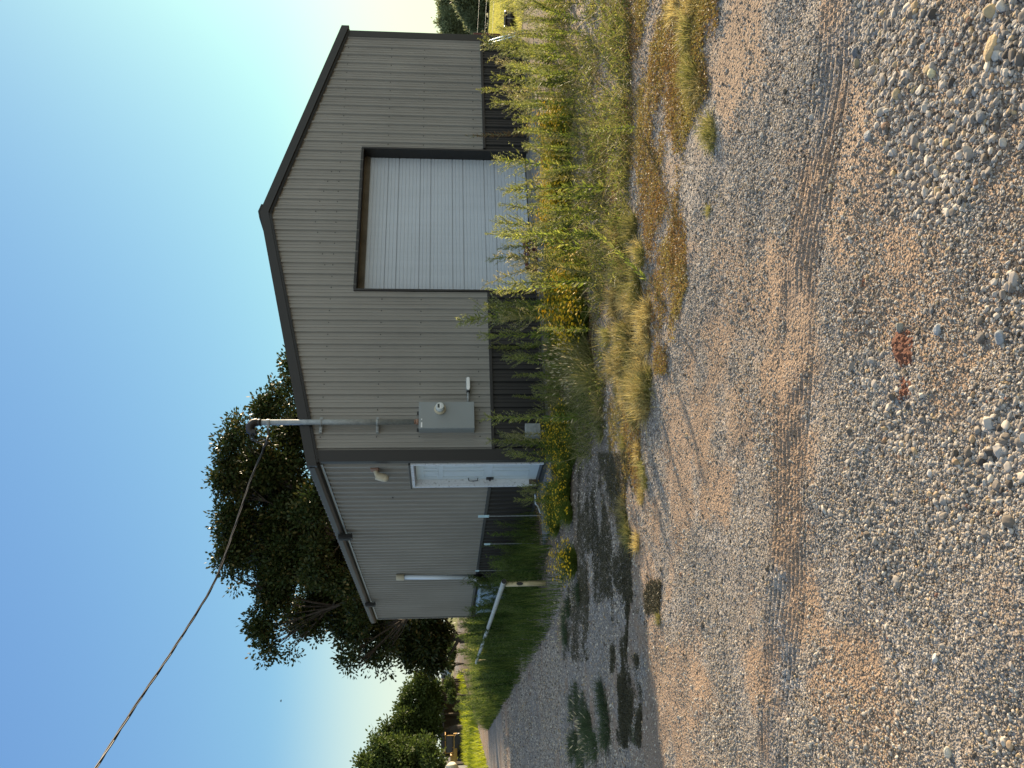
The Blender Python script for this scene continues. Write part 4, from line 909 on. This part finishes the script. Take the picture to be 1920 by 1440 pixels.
for y in range(265, 640, 17): fill.append((y + random.uniform(-8, 8), random.uniform(985, 1040), random.uniform(1070, 1120)))
for y in (645, 655, 690, 700, 712, 725, 740, 752, 765, 800): fill.append((y, random.uniform(950, 1000), random.uniform(1040, 1085)))
for y, x0, x1, k, lab in (): pass
for y, x0, x1 in fill:
    if 14 < y < 58: x0 = max(x0, 968)
    p, D = gp(x1, y); H = max((x1 - x0) / FPX * D * random.uniform(.9, 1.12), .3)
    lab = 'green weed in the sunlit band in front of the gable wall' if y < 640 else 'shaded green weed in front of the wall under the meter cabinet'
    put(random.choice(weeds), p, (H * random.uniform(.9, 1.2) + .1,) * 2 + (H,), random.uniform(0, 6), lab, fg if y < 640 else 'shaded weeds under the meter cabinet')
for y in (812, 822, 830, 838, 848, 905, 915, 925, 942):
    x0 = random.uniform(900, 960) if y < 850 else random.uniform(945, 985); x1 = random.uniform(1035, 1065); p, D = gp(x1, y); H = (x1 - x0) / FPX * D
    put(random.choice(weeds[3:]), p, (H + .1, H + .1, H), random.uniform(0, 6), 'thin shaded weed around the building corner and white door', 'thin weeds by the white door')
# leaning weed
p, D = gp(1216, 535); lw = make_weed(.72, M['weedleaf'], M['weedbud'], .5, name='leaning_weed'); used.add(id(lw)); r = lw[0]; r.location = p
r.rotation_euler = Vector(RT * .62 + np.array([0, 0, .62]) - _fw * .0).to_track_quat('Z', 'Y').to_euler(); r.scale = (.5, .5, 1.0); tag(r, 'dark green weed leaning far over to the right above the golden grass', 'weed', 'tall weeds in front of the gable wall')

# shaded thicket along the side wall and past the building's end
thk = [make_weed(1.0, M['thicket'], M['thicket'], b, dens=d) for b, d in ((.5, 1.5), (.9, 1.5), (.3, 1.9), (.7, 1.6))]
g2 = 'dark weeds massed along the side wall'; g3 = 'weeds standing past the far end of the side wall'; cnt = 0
while cnt < 115:
    b = rng.uniform(-.9, 12.0); a = rng.uniform(-2.35, -.25)
    if b < 1.9 and a > -1.1: continue
    if (b < 1.3 and a < -1.25) or abs(a - onside(960, 1092, -1.6)[0]) < .2 and b < 1.4: continue
    if a < -2.35 + .10 * (b < 1) or (b < .5 and a > -1.5): continue
    H = (rng.uniform(.45, .85) if b < 6 else rng.uniform(.8, 1.2)) * (1.1 if a > -1.4 else .9)
    if rng.random() < .06 and a > -1.2: H = rng.uniform(1.0, 1.2)
    put(random.choice(thk), Vector((a, b, float(gz(a, b)) - .01)), (H * rng.uniform(1.0, 1.4),) * 2 + (H,), rng.uniform(0, 6), 'shade-darkened green weed in the mass along the side wall', g2); cnt += 1
cnt = 0
while cnt < 48:
    b = 12.4 + rng.random() ** 1.3 * 11; a = rng.uniform(-2.5, .8 + .05 * (b - 12))
    if a < -2.5 + .05 * (b - 12): continue
    H = rng.uniform(.85, 1.3)
    put(random.choice(thk + weeds[:1]), Vector((a, b, -.11)), (H * rng.uniform(1.1, 1.5),) * 2 + (H,), rng.uniform(0, 6), 'green weed standing beyond the far end of the side wall', g3); cnt += 1
# tall grass filling the thicket: uncountable
q = Q()
n = 34000; b = rng.uniform(-1.0, 22, n); a = rng.uniform(-2.5, 1.4, n); ok = (fbm(a, b, 1.0, 4) > .30) & ((b > 12.2) | (a < -.06)) & ~((b < 1.9) & (a > -1.0)) & ~((b < .3) & (a > -1.45)) & ~((b < 1.2) & (a < -1.3) & (a > -2.0)) & (a > -2.45 - .0 + .35 * np.abs(fbm(b, a, 1.2, 66) - .5) + .25 * sstep(1.5, -1, b)); a, b = a[ok], b[ok]; n = len(a)
ti = np.abs(rng.normal(0, .22, n)); ph = rng.uniform(0, 6.28, n); D = np.stack([np.cos(ph) * np.sin(ti), np.sin(ph) * np.sin(ti), np.cos(ti)], -1)
Hh = np.where(b > 8, rng.uniform(.5, 1.15, n), rng.uniform(.2, .70, n)) * sstep(-2.6, -1.9, a) * .8 + .12
q.add(bladeq(np.stack([a, b, gz(a, b) - .01], -1), D, Hh, .007 + .004 * (b > 10), .18, 3), r=np.tile(rng.random(n), 3))
tag(link('tall_grass', q.mesh('tall_grass'), None, (M['thickgrass'],)), 'tangle of shade-darkened grass filling the weed thicket by the side wall', 'grass', kind='stuff')

# yellow flower clumps
mounds = [make_mound(.22, .32, 230), make_mound(.26, .38, 300), make_mound(.20, .28, 170)]
dmounds = [make_mound(.22, .32, 90), make_mound(.27, .40, 120), make_mound(.20, .26, 60)]
fy = [(y, random.uniform(1045, 1075)) for y in range(215, 430, 11)] + [(y, random.uniform(1060, 1105)) for y in range(480, 640, 12)]
for y, x in fy:
    p, D = gp(x, y); s = random.uniform(.85, 1.35)
    put(random.choice(mounds), p, (s, s, s * random.uniform(.8, 1.1)), random.uniform(0, 6), 'sunlit clump of small yellow flowers in the weed band before the roll-up door', 'yellow flower clumps in the sun')
for y in range(775, 985, 13):
    for x in (1050, 1074):
        if random.random() < .22: continue
        p, D = gp(x + random.uniform(-6, 6), y + random.uniform(-4, 4)); s = random.uniform(.55, 1.1)
        put(random.choice(dmounds), p, (s, s, s), random.uniform(0, 6), 'shaded clump of yellow flowers in the row before the corner and white door', 'yellow flower clumps in the shade')
p, D = gp(1082, 1052); m1 = make_mound(.27, .36, 330); used.add(id(m1)); m1[0].location = p; tag(m1[0], 'round bush of yellow flowers standing alone before the end of the pipe barrier', 'flowering plant')
m1[0].scale = (1.15, 1.15, 1.0)

# dry golden grass and tufts
dry = [make_grass(.16, .36, 420, 'dry', .55), make_grass(.20, .30, 460, 'dry', .75), make_grass(.12, .26, 260, 'drygreen', .5), make_grass(.18, .34, 420, 'drygreen', .6)]
gd_ = [(random.uniform(420, 560), random.uniform(1150, 1215), 2) for _ in range(16)] + [(random.uniform(560, 765), random.uniform(1140, 1222), 0) for _ in range(34)]
for y, x, k in gd_:
    if y > 700: x -= (y - 700) * .25
    p, D = gp(x, y); s = random.uniform(.5, .9) if k else random.uniform(.45, 1.0)
    put(random.choice(dry[:2] if k == 0 or random.random() < .3 else dry[2:]) if random.random() < .65 else random.choice(dry), p, (s * 1.1, s * 1.1, s), random.uniform(0, 6), 'golden dry grass clump in the heap between weeds and bare gravel', 'golden dry grass clumps')
for y, x, s in ((60, 1290, .8), (125, 1290, .7), (150, 1300, .8), (165, 1310, .6), (240, 1330, .6), (262, 1335, .5), (20, 1260, .7), (35, 1285, .8), (0, 1300, .7), (780, 1190, .6), (700, 1215, .6), (850, 1195, .6), (880, 1205, .7), (905, 1210, .6), (950, 1170, .7), (975, 1175, .8), (1005, 1180, .7), (1015, 1192, .6), (1160, 1235, .45), (930, 1200, .5), (1420, 905, 1.2), (1300, 1395, .0), (395, 1325, .35), (830, 1170, .7), (815, 1130, .8)):
    if s <= 0: continue
    p, D = gp(x, y); put(random.choice(dry[1:]), p, (s, s, s * .75), random.uniform(0, 6), 'low straw coloured grass tuft along the ragged edge of the gravel', 'low tufts along the gravel edge')
fx = make_grass(.14, .52, 240, 'drygreen', .25, seeds=60, name='foxtail_grass'); 
for i, (y, x, s) in enumerate(((662, 1108, 1.0), (690, 1112, 1.1), (715, 1120, .85), (640, 1100, .8))):
    p, D = gp(x, y); put(fx, p, (s, s, s), i * 1.3, 'foxtail grass with pale seed heads between golden grass and dark band', 'foxtail grass with pale seed heads')
# brownish dry stems through the weed band
q = Q(); n = 17000
py = rng.uniform(-60, 860, n); px = 1032 + rng.random(n) ** 1.3 * np.where(py < 520, 150, 105); X_ = np.array([at(a_, b_) for a_, b_ in zip(px, py)]); ok = (fbm(X_[:, 0], X_[:, 1], .5, 14) > .40) & ~((X_[:, 0] > 3.1) & (X_[:, 0] < 7.6) & (X_[:, 1] > -1.7)); X_ = X_[ok]; n = len(X_)
X_[:, 2] = gz(X_[:, 0], X_[:, 1]) - .005; D = unit(randdir(n) * .8 + np.array([0, 0, .9])); D[:, 2] = np.abs(D[:, 2])
q.add(bladeq(X_, D, rng.uniform(.08, .34, n) * np.where(rng.random(n) < .1, 1.6, 1), .008, .25, 3), r=np.tile(rng.random(n), 3))
m_ = 26000; idx = rng.integers(0, n, m_); q.add(leafq(X_[idx] + D[idx] * rng.uniform(.02, .2, m_)[:, None], unit(randdir(m_) + np.array([0, 0, .4])), rng.uniform(.02, .05, m_), .009), r=rng.random(m_), m=1)
tag(link('dry_undergrowth', q.mesh('dry_undergrowth'), None, (M['drygreen'], M['weedleaf'])), 'straw and small leaves carpeting the ground under the weeds', 'undergrowth', kind='stuff')
# creeping mats on the gravel
def mats(name, lab, boxes, mat, thr, n, hh, col2=None, sc=.45):
    q = Q(); Pp = []
    for (x0, x1, y0, y1, w_) in boxes:
        k = int(n * w_); px = rng.uniform(x0, x1, k); py = rng.uniform(y0, y1, k); A = np.array([at(a_, b_) for a_, b_ in zip(px, py)])
        f = fbm(A[:, 0], A[:, 1], sc, 201, 4); e = np.minimum(np.minimum(px - x0, x1 - px) / 40, np.minimum(py - y0, y1 - py) / 60).clip(0, 1); Pp.append(A[f + .12 * e + rng.normal(0, .06, k) > thr + .115])
    A = np.concatenate(Pp); A[:, 2] = gz(A[:, 0], A[:, 1]); k = len(A)
    for j in range(5):
        P = A + rng.normal(0, .012, (k, 3)) * np.array([1, 1, 0]) + np.array([0, 0, 1]) * rng.uniform(0, hh, k)[:, None]; D = unit(randdir(k) * np.array([1, 1, .35]) + np.array([0, 0, .3]))
        q.add(leafq(P, D, rng.uniform(.012, .028, k), rng.uniform(.004, .009, k)), r=np.clip(fbm(A[:, 0], A[:, 1], .6, 330, 3) * .9 - .1 + rng.normal(.1, .2, k), 0, 1))
    tag(link(name, q.mesh(name), None, (M[mat],)), lab, 'ground cover', kind='stuff')
mats('ground_cover', 'brown and olive creeping plants patched over the sunlit gravel', [(1100, 1200, -40, 760, .35), (1190, 1300, -40, 640, .42), (1280, 1345, -40, 330, .16), (1300, 1330, 372, 425, .02), (1225, 1250, 640, 700, .01), (1120, 1200, 760, 960, .10)], 'mat', .46, 42000, .022)
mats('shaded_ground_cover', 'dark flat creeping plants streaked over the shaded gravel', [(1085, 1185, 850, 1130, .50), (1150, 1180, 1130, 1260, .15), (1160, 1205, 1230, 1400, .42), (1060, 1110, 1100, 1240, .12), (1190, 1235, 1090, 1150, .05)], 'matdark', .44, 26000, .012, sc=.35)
# shaded tussock in the left gravel
tf = [make_grass(.26, .20, 520, 'tuft', .7, .004, spread=1.5, name='grass_tussock', cat='grass tussock'), make_grass(.2, .24, 420, 'tuft', .5, .004, 26, name='grass_tussock', cat='grass tussock')]
for y, x, k, s in ((1310, 1085, 0, 1.0), (1335, 1100, 0, 1.1), (1360, 1110, 1, 1.0), (1385, 1105, 0, 1.1), (1345, 1140, 0, 1.1), (1310, 1135, 0, .9), (1370, 1140, 0, .9), (1395, 1085, 1, .9), (1400, 1120, 1, .9), (1420, 1095, 0, .9), (1435, 1090, 0, .8), (1405, 1075, 0, .8), (1330, 1075, 0, .8), (1378, 1195, 0, .35), (1190, 1066, 1, .8), (1140, 1070, 1, .8), (1165, 1060, 0, .8), (1110, 1090, 1, .7)):
    p, D = gp(x, y); lab = 'low green tussock in the shaded gravel patch at left' if y > 1280 else 'green tussock on the gravel edge below the pipe barrier'
    put(tf[k], p, (s * 1.2, s * 1.2, s), random.uniform(0, 6), lab, 'green tussocks in the shaded gravel' if y > 1280 else 'tussocks along the thicket edge')

# lawn and field
def blades_area(name, lab, pts, H, Wd, mat, droop=.3):
    k = len(pts); D = unit(randdir(k) * .35 + np.array([0, 0, 1.0])); q = Q(); q.add(bladeq(pts, D, H, Wd, droop, 3), r=np.tile(np.clip(fbm(pts[:, 0], pts[:, 1], 3, 12) * .6 + rng.random(k) * .45, 0, 1), 3))
    tag(link(name, q.mesh(name), None, (M[mat],)), lab, 'grass', kind='stuff')
n = 30000; d = np.exp(rng.uniform(math.log(22), math.log(85), n)); lat = rng.uniform(-.50, -.21, n); A = CAM + (_fw + RT * lat[:, None]) * d[:, None]
px_ = 831 + 1.68 * FPX / d; yy_ = 1440 - (720 + FPX * lat)
ok = (px_ < 868 + (yy_ - 1260) * .27 + (fbm(d, lat * 60, 4, 5) - .5) * 6) & (yy_ > 1262); A = A[ok]; d = d[ok]; A[:, 2] = -.12
blades_area('lawn_grass', 'bright yellow-green grass bank across the track at left', A, rng.uniform(.35, .85, len(A)), .0007 * d + .006, 'lawn')
n = 16000; d = np.exp(rng.uniform(math.log(15), math.log(70), n)); lat = rng.uniform(.40, .50, n); A = CAM + (_fw + RT * lat[:, None]) * d[:, None]; A = A[A[:, 0] > W + .6]; d_ = np.hypot(A[:, 0] - CAM[0], A[:, 1] - CAM[1]); A[:, 2] = gz(A[:, 0], A[:, 1]) - .02
blades_area('field_grass', 'sunlit yellow-green field grass right of the building', A, rng.uniform(.06, .22, len(A)), .0007 * d_ + .004, 'fieldgrass')

# ------------------------------------------------------------------ trees
def tree(name, label, blobs, base, nclump, leaf, mat, crad=.28, k=11, group=None, limbs=True, seed=1, tr=.3, bough=40):
    global rng
    B = np.array([list(atd(x, y, D)) + [r / FPX * D] for x, y, D, r in blobs]); base = np.array(base, float)
    t = thing(name, label, 'tree', tuple(base), 0, group)
    wgt = B[:, 3] ** 2; nbg = max(14, nclump // bough); ib = rng.choice(len(B), nbg, p=wgt / wgt.sum()); rb_ = B[ib, 3] * rng.uniform(.28, .54, nbg); cb_ = B[ib, :3] + randdir(nbg) * ((B[ib, 3] - rb_ * .55) * rng.random(nbg) ** .38)[:, None]
    wb = rb_ ** 2.2; idx = rng.choice(nbg, nclump, p=wb / wb.sum()); c = cb_[idx] + randdir(nclump) * (rb_[idx] * rng.random(nclump) ** .42)[:, None] * np.array([1.1, 1.1, .72])
    cs = rng.uniform(.5, 1.35, nclump)
    rep = np.repeat(np.arange(nclump), k); n = len(rep); off = randdir(n) * (rng.random(n) ** .5 * crad * cs[rep])[:, None]; P = c[rep] + off; D = unit(off + randdir(n) * .25 * crad)
    q = Q(); q.add(leafq(P - base, D, rng.uniform(.7, 1.3, n) * leaf, leaf * .55, .55), r=np.clip(cs[rep] * .3 + rng.random(n) * .6, 0, 1)); link('crown', q.mesh('crown'), t, (M[mat],))
    top = B[:, :3].mean(0); q = Q(); h = max(top[2] - base[2], .5); fork = base + (top - base) * .30; q.add(tubeq(np.array([base - [0, 0, .3], base + (fork - base) * .5 + [.1, .05, 0], fork]) - base, [tr, tr * .8, tr * .7], 10)); link('trunk', q.mesh('trunk'), t, (M['bark'],))
    q = Q()
    order = [int(np.argmax(B[:, 3]))]
    while len(order) < min(5, len(B)): order.append(int(np.argmax([min(np.linalg.norm(B[i, :3] - B[j, :3]) for j in order) for i in range(len(B))])))
    mains = [B[i] for i in order]; f0_ = fork.copy()
    for bi, b in enumerate(B):
        if bi in order: fork = f0_
        else:
            mb_ = min(mains, key=lambda m: np.linalg.norm(m[:3] - b[:3])); fork = f0_ + (mb_[:3] - f0_) * .62
        mid_ = fork + (b[:3] - fork) * .5 + randdir(1)[0] * .12 * np.linalg.norm(b[:3] - fork); pts = []
        for s in np.linspace(0, 1, 7): pts.append((1 - s) ** 2 * fork + 2 * s * (1 - s) * mid_ + s * s * b[:3])
        q.add(tubeq(np.array(pts) - base, np.linspace(tr * (.26 if bi in order else .10), tr * .03, 7), 6))
        for _ in range(9):
            e = b[:3] + randdir(1)[0] * b[3] * .6; s0 = pts[random.randint(3, 6)]; q.add(tubeq(np.array([s0, (s0 + e) / 2 + randdir(1)[0] * .15 * b[3], e]) - base, [tr * .05, tr * .035, .010], 4))
    link('branches', q.mesh('branches'), t, (M['bark'],)); return t
T = 29.0
oak = [(575, 690, T, 42), (545, 730, T, 42), (500, 775, T, 40), (560, 800, T + 2, 55), (450, 835, T, 48), (520, 880, T + 1, 62), (610, 870, T + 2, 45), (425, 900, T, 44), (540, 960, T + 1, 65), (440, 980, T, 48), (435, 1040, T - 1, 42), (520, 1050, T, 62), (625, 985, T + 3, 58), (440, 1080, T - 1, 30), (510, 1125, T, 52), (610, 1085, T + 2, 60), (500, 1180, T, 40), (575, 1165, T + 1, 52), (510, 1215, T, 30), (560, 1205, T, 30), (655, 1150, T + 2, 46), (660, 1225, T, 34), (715, 1225, T + 1, 38), (700, 1175, T + 2, 42), (668, 1250, T, 20), (690, 1090, T + 4, 50), (735, 1130, T + 4, 45), (600, 1010, T + 3, 60), (650, 1060, T + 3, 50), (690, 1130, T + 3, 55), (650, 1190, T + 2, 40), (480, 900, T + 2, 60), (480, 1010, T + 2, 60), (640, 1100, T - 1, 42), (600, 1060, T - 1, 50), (680, 1150, T, 36), (580, 980, T - 1, 45), (600, 920, T - 1, 40)]
bp_ = atd(831, 1080, T + 2); tree('oak_tree', 'huge dark oak towering behind the building on the left side', oak, (bp_[0], bp_[1], -.1), 12000, .15, 'oak', .34, 13, tr=.42, bough=30)
E2 = 46
bp_ = atd(831, 1200, E2); tree('dark_tree', 'dark brownish tree filling the gap below the big oak, past the building end', [(750, 1175, E2, 42), (790, 1160, E2, 40), (810, 1200, E2, 36), (775, 1225, E2, 30), (815, 1235, E2, 26), (800, 1130, E2, 40), (830, 1180, E2, 20), (820, 1255, E2, 16)], (bp_[0], bp_[1], -.1), 3000, .22, 'oak', .5, 12, tr=.4)
G = 'trees in the left background'
for (nm, lab, bl, yb, n_) in (
    ('background_tree', 'ragged background tree next to the open sky gap', [(795, 1285, 62, 24), (775, 1300, 62, 24), (810, 1310, 62, 26), (765, 1325, 62, 20), (800, 1340, 62, 30)], 1310, 1900),
    ('background_tree', 'rounded background tree behind the dark carport', [(755, 1350, 60, 30), (785, 1375, 60, 38), (735, 1372, 60, 24), (815, 1360, 60, 22), (760, 1395, 60, 38)], 1370, 2400),
    ('background_tree', 'tallest of the left background trees, cut by the picture edge', [(715, 1405, 55, 30), (750, 1425, 55, 42), (795, 1420, 55, 38), (700, 1440, 55, 36), (740, 1470, 55, 50), (800, 1465, 55, 40), (690, 1490, 55, 40)], 1440, 3600)):
    bp_ = atd(831, yb, bl[0][2]); tree(nm, lab, bl, (bp_[0], bp_[1], -.1), n_, .24, 'fartree', .50, 11, G, tr=.35)
for i, (lab, bl, yb) in enumerate((
    ('hazy tree beside the right wall corner, nearest to the building', [(842, 72, 95, 18), (850, 90, 95, 24), (862, 60, 95, 22), (880, 80, 95, 26)], 80),
    ('tall hazy tree in the middle of the right tree line', [(838, 38, 95, 18), (850, 25, 95, 22), (865, 40, 95, 24), (850, 55, 95, 18), (885, 40, 95, 18)], 38),
    ('hazy tree at the top edge of the picture in the right tree line', [(842, 2, 95, 22), (850, -20, 95, 26), (870, 0, 95, 26), (880, -30, 95, 26)], -5),
    ('lower bright edged tree standing before the right tree line', [(880, 18, 84, 20), (872, -5, 84, 20), (892, 40, 84, 17), (897, 5, 84, 16), (900, 60, 84, 11), (885, -30, 84, 22)], 20))):
    z0 = float(gz(*atd(912, yb, bl[0][2])[:2], False)); bp_ = atd(912, yb, bl[0][2]); tree('field_tree', lab, bl, (bp_[0], bp_[1], z0), 1700, .30, 'righttree', .65, 11, 'trees beyond the right field', tr=.3)
# shrubs far left and along the far field edge
for i, (x, y, D, r, lab) in enumerate(((848, 1222, 60, 9, 'small shrub beside the far track, under the dark tree'), (845, 1245, 66, 8, 'low shrub in front of the grey pickup'), (843, 1285, 66, 10, 'bright shrub left of the grey pickup'), (848, 1305, 50, 7, 'shrub at the top of the grass bank'), (842, 1190, 58, 12, 'shrub just beyond the building end wall'), (905, 70, 84, 9, 'low bush at the foot of the right tree line'), (905, 35, 84, 9, 'second low bush along the right tree line'), (906, 0, 84, 9, 'third low bush along the right tree line'))):
    c = atd(x, y, D); zb2 = float(gz(c[0], c[1], False)); rad = r / FPX * D; t = thing('shrub', lab, 'shrub', (c[0], c[1], zb2)); n = 1800
    P = (randdir(n) * (rng.random(n) ** .4 * rad)[:, None]) * np.array([1.9, 1.9, 1]) + [0, 0, c[2] - zb2]; q = Q(); q.add(leafq(P, randdir(n) + [0, 0, .5], .16, .07)); link('foliage', q.mesh('foliage'), t, (M['fartree' if x < 880 else 'righttree'],))
    q = Q(); 
    for _ in range(6): q.add(tubeq(np.array([[0, 0, -.1], list(randdir(1)[0] * .4 * rad + np.array([0, 0, (c[2] - zb2) * .6])), list(P[random.randint(0, n - 1)])]), [.04, .03, .01], 5))
    link('stems', q.mesh('stems'), t, (M['bark'],))

# ------------------------------------------------------------------ far left: pickup, carport, yellow machine, tank
def frame_at(x, y, D):
    c = atd(x, y, D); return Matrix.Translation(c) @ Matrix(((RT[0], _fw[0], 0, 0), (RT[1], _fw[1], 0, 0), (0, 0, 1, 0), (0, 0, 0, 1)))
def fpart(name, build, mat, par, MM, root, bevel=0.0):
    bm = bm_new(); build(bm); bmesh.ops.transform(bm, matrix=MM, verts=bm.verts); return wpart(name, bm, mat, par, root, bevel)
def wheel(bm, x, y, z, r, w_): cyl(bm, (x, y - w_ / 2, z), (x, y + w_ / 2, z), r, r, 20)
c = atd(846, 1257, 120); MM = frame_at(846, 1257, 120); MM.translation.z = -.1
pk = thing('pickup_truck', 'distant grey pickup truck with a covered bed seen past the grass bank', 'pickup', tuple(MM.translation))
pz = atd(826, 1257, 120)[2] + .1; k = pz / 1.85
fpart('bed_cover', lambda b: box(b, (.75, 0, 1.42 * k), (2.1, 1.7, .9 * k), bev=.08), 'greybox', pk, MM, pk)
fpart('body', lambda b: (box(b, (.75, 0, .75 * k), (2.2, 1.8, .5 * k), bev=.05), box(b, (-1.55, 0, .85 * k), (1.6, 1.75, .65 * k), bev=.12), box(b, (-.55, 0, .75 * k), (.8, 1.78, .5 * k))), 'tote', pk, MM, pk)
fpart('cab', lambda b: box(b, (-.62, 0, 1.4 * k), (.7, 1.6, .75 * k), bev=.1), 'darkglass', pk, MM, pk)
for sx in (-1.6, 1.2):
    for sy in (-.85, .85): fpart('wheel', lambda b: wheel(b, sx, sy, .38 * k, .38 * k, .25), 'black', pk, MM, pk)

MC = frame_at(845, 1372, 66); MC.translation.z = -.1; zr0 = atd(829, 1372, 66)[2] + .1
cp = thing('carport', 'long dark open shed with thin posts under the left background trees', 'carport', tuple(MC.translation))
fpart('roof', lambda b: (box(b, (.2, 0, zr0 + .05), (6.6, 4.5, .10)), box(b, (.2, -2.26, zr0 - .05), (6.6, .05, .22))), 'black', cp, MC, cp)
for sx in (-2.9, -1.6, .2, 1.2, 2.3, 3.3):
    fpart('post', lambda b: box(b, (sx, -2.15, zr0 / 2), (.10, .10, zr0)), 'wood', cp, MC, cp); 
for sx in (-2.9, .2, 3.3): fpart('post', lambda b: box(b, (sx, 2.15, zr0 / 2), (.10, .10, zr0)), 'wood', cp, MC, cp)
fpart('back_panel', lambda b: box(b, (.2, 2.25, zr0 / 2), (6.5, .05, zr0)), 'wood', cp, MC, cp)
MD = frame_at(846, 1398, 62); MD.translation.z = -.1; h_ = atd(835, 1398, 62)[2] + .1
ye = thing('yellow_loader', 'yellow loader with open cab parked at the edge of the dark carport', 'loader', tuple(MD.translation))
fpart('chassis', lambda b: (box(b, (-.1, 0, h_ * .50), (2.0, 1.0, .28), bev=.05), box(b, (-.85, 0, h_ * .62), (.65, .9, .42), bev=.08)), 'yellowm', ye, MD, ye)
fpart('engine_side', lambda b: box(b, (.25, -.52, h_ * .48), (.45, .05, .18)), 'black', ye, MD, ye)
fpart('cab_roof', lambda b: box(b, (.30, 0, h_), (1.35, 1.0, .06), bev=.02), 'yellowm', ye, MD, ye)
for sx in (-.35, .95):
    for sy in (-.45, .45): fpart('cab_post', lambda b: box(b, (sx, sy, h_ * .8), (.05, .05, h_ * .42)), 'yellowm', ye, MD, ye)
fpart('cab_glass', lambda b: box(b, (.3, -.46, h_ * .80), (1.22, .02, h_ * .30)), 'darkglass', ye, MD, ye)
for sx, r in ((-.85, .30), (.75, .42)):
    for sy in (-.55, .55): fpart('wheel', lambda b: wheel(b, sx, sy, r, r, .28), 'black', ye, MD, ye)
fpart('bucket', lambda b: prism(b, [(-1.9, .1), (-1.3, .1), (-1.25, .55), (-1.45, .65), (-1.5, .3), (-1.9, .2)], 'y', -.6, .6), 'rust', ye, MD, ye)
MT = frame_at(842, 1442, 48); MT.translation.z = -.1; h_ = atd(835, 1442, 48)[2] + .1
tk_ = thing('cream_tank', 'cream rounded tank cut by the left edge of the scene', 'tank', tuple(MT.translation))
fpart('shell', lambda b: (cyl(b, (-1.1, 0, h_ - .38), (.15, 0, h_ - .38), .38, .38, 24), cyl(b, (.15, 0, h_ - .38), (.34, 0, h_ - .38), .38, .20, 24)), 'cream', tk_, MT, tk_)
for sx in (-.9, 0): fpart('saddle', lambda b: box(b, (sx, 0, (h_ - .7) / 2), (.15, .5, h_ - .7)), 'concrete', tk_, MT, tk_)
fpart('dome', lambda b: cyl(b, (-.3, 0, h_ - .02), (-.3, 0, h_ + .1), .14, .12, 16), 'cream', tk_, MT, tk_)

# a far bird
c = atd(527, 1314, 60); bd_ = thing('bird', 'tiny dark bird far off in the open left sky', 'bird', tuple(c))
bm = bm_new(); r = bmesh.ops.create_icosphere(bm, subdivisions=2, radius=1); bmesh.ops.scale(bm, vec=(.10, .035, .035), verts=r['verts'])
wa = [bm.verts.new(p) for p in ((.03, 0, .01), (-.04, 0, .01), (-.05, .17, .05), (-.01, .16, .05))]; bm.faces.new(wa); wb = [bm.verts.new(p) for p in ((.03, 0, .01), (-.04, 0, .01), (-.05, -.17, .05), (-.01, -.16, .05))]; bm.faces.new(wb)
fin('bird_body', bm, M['black'], bd_)
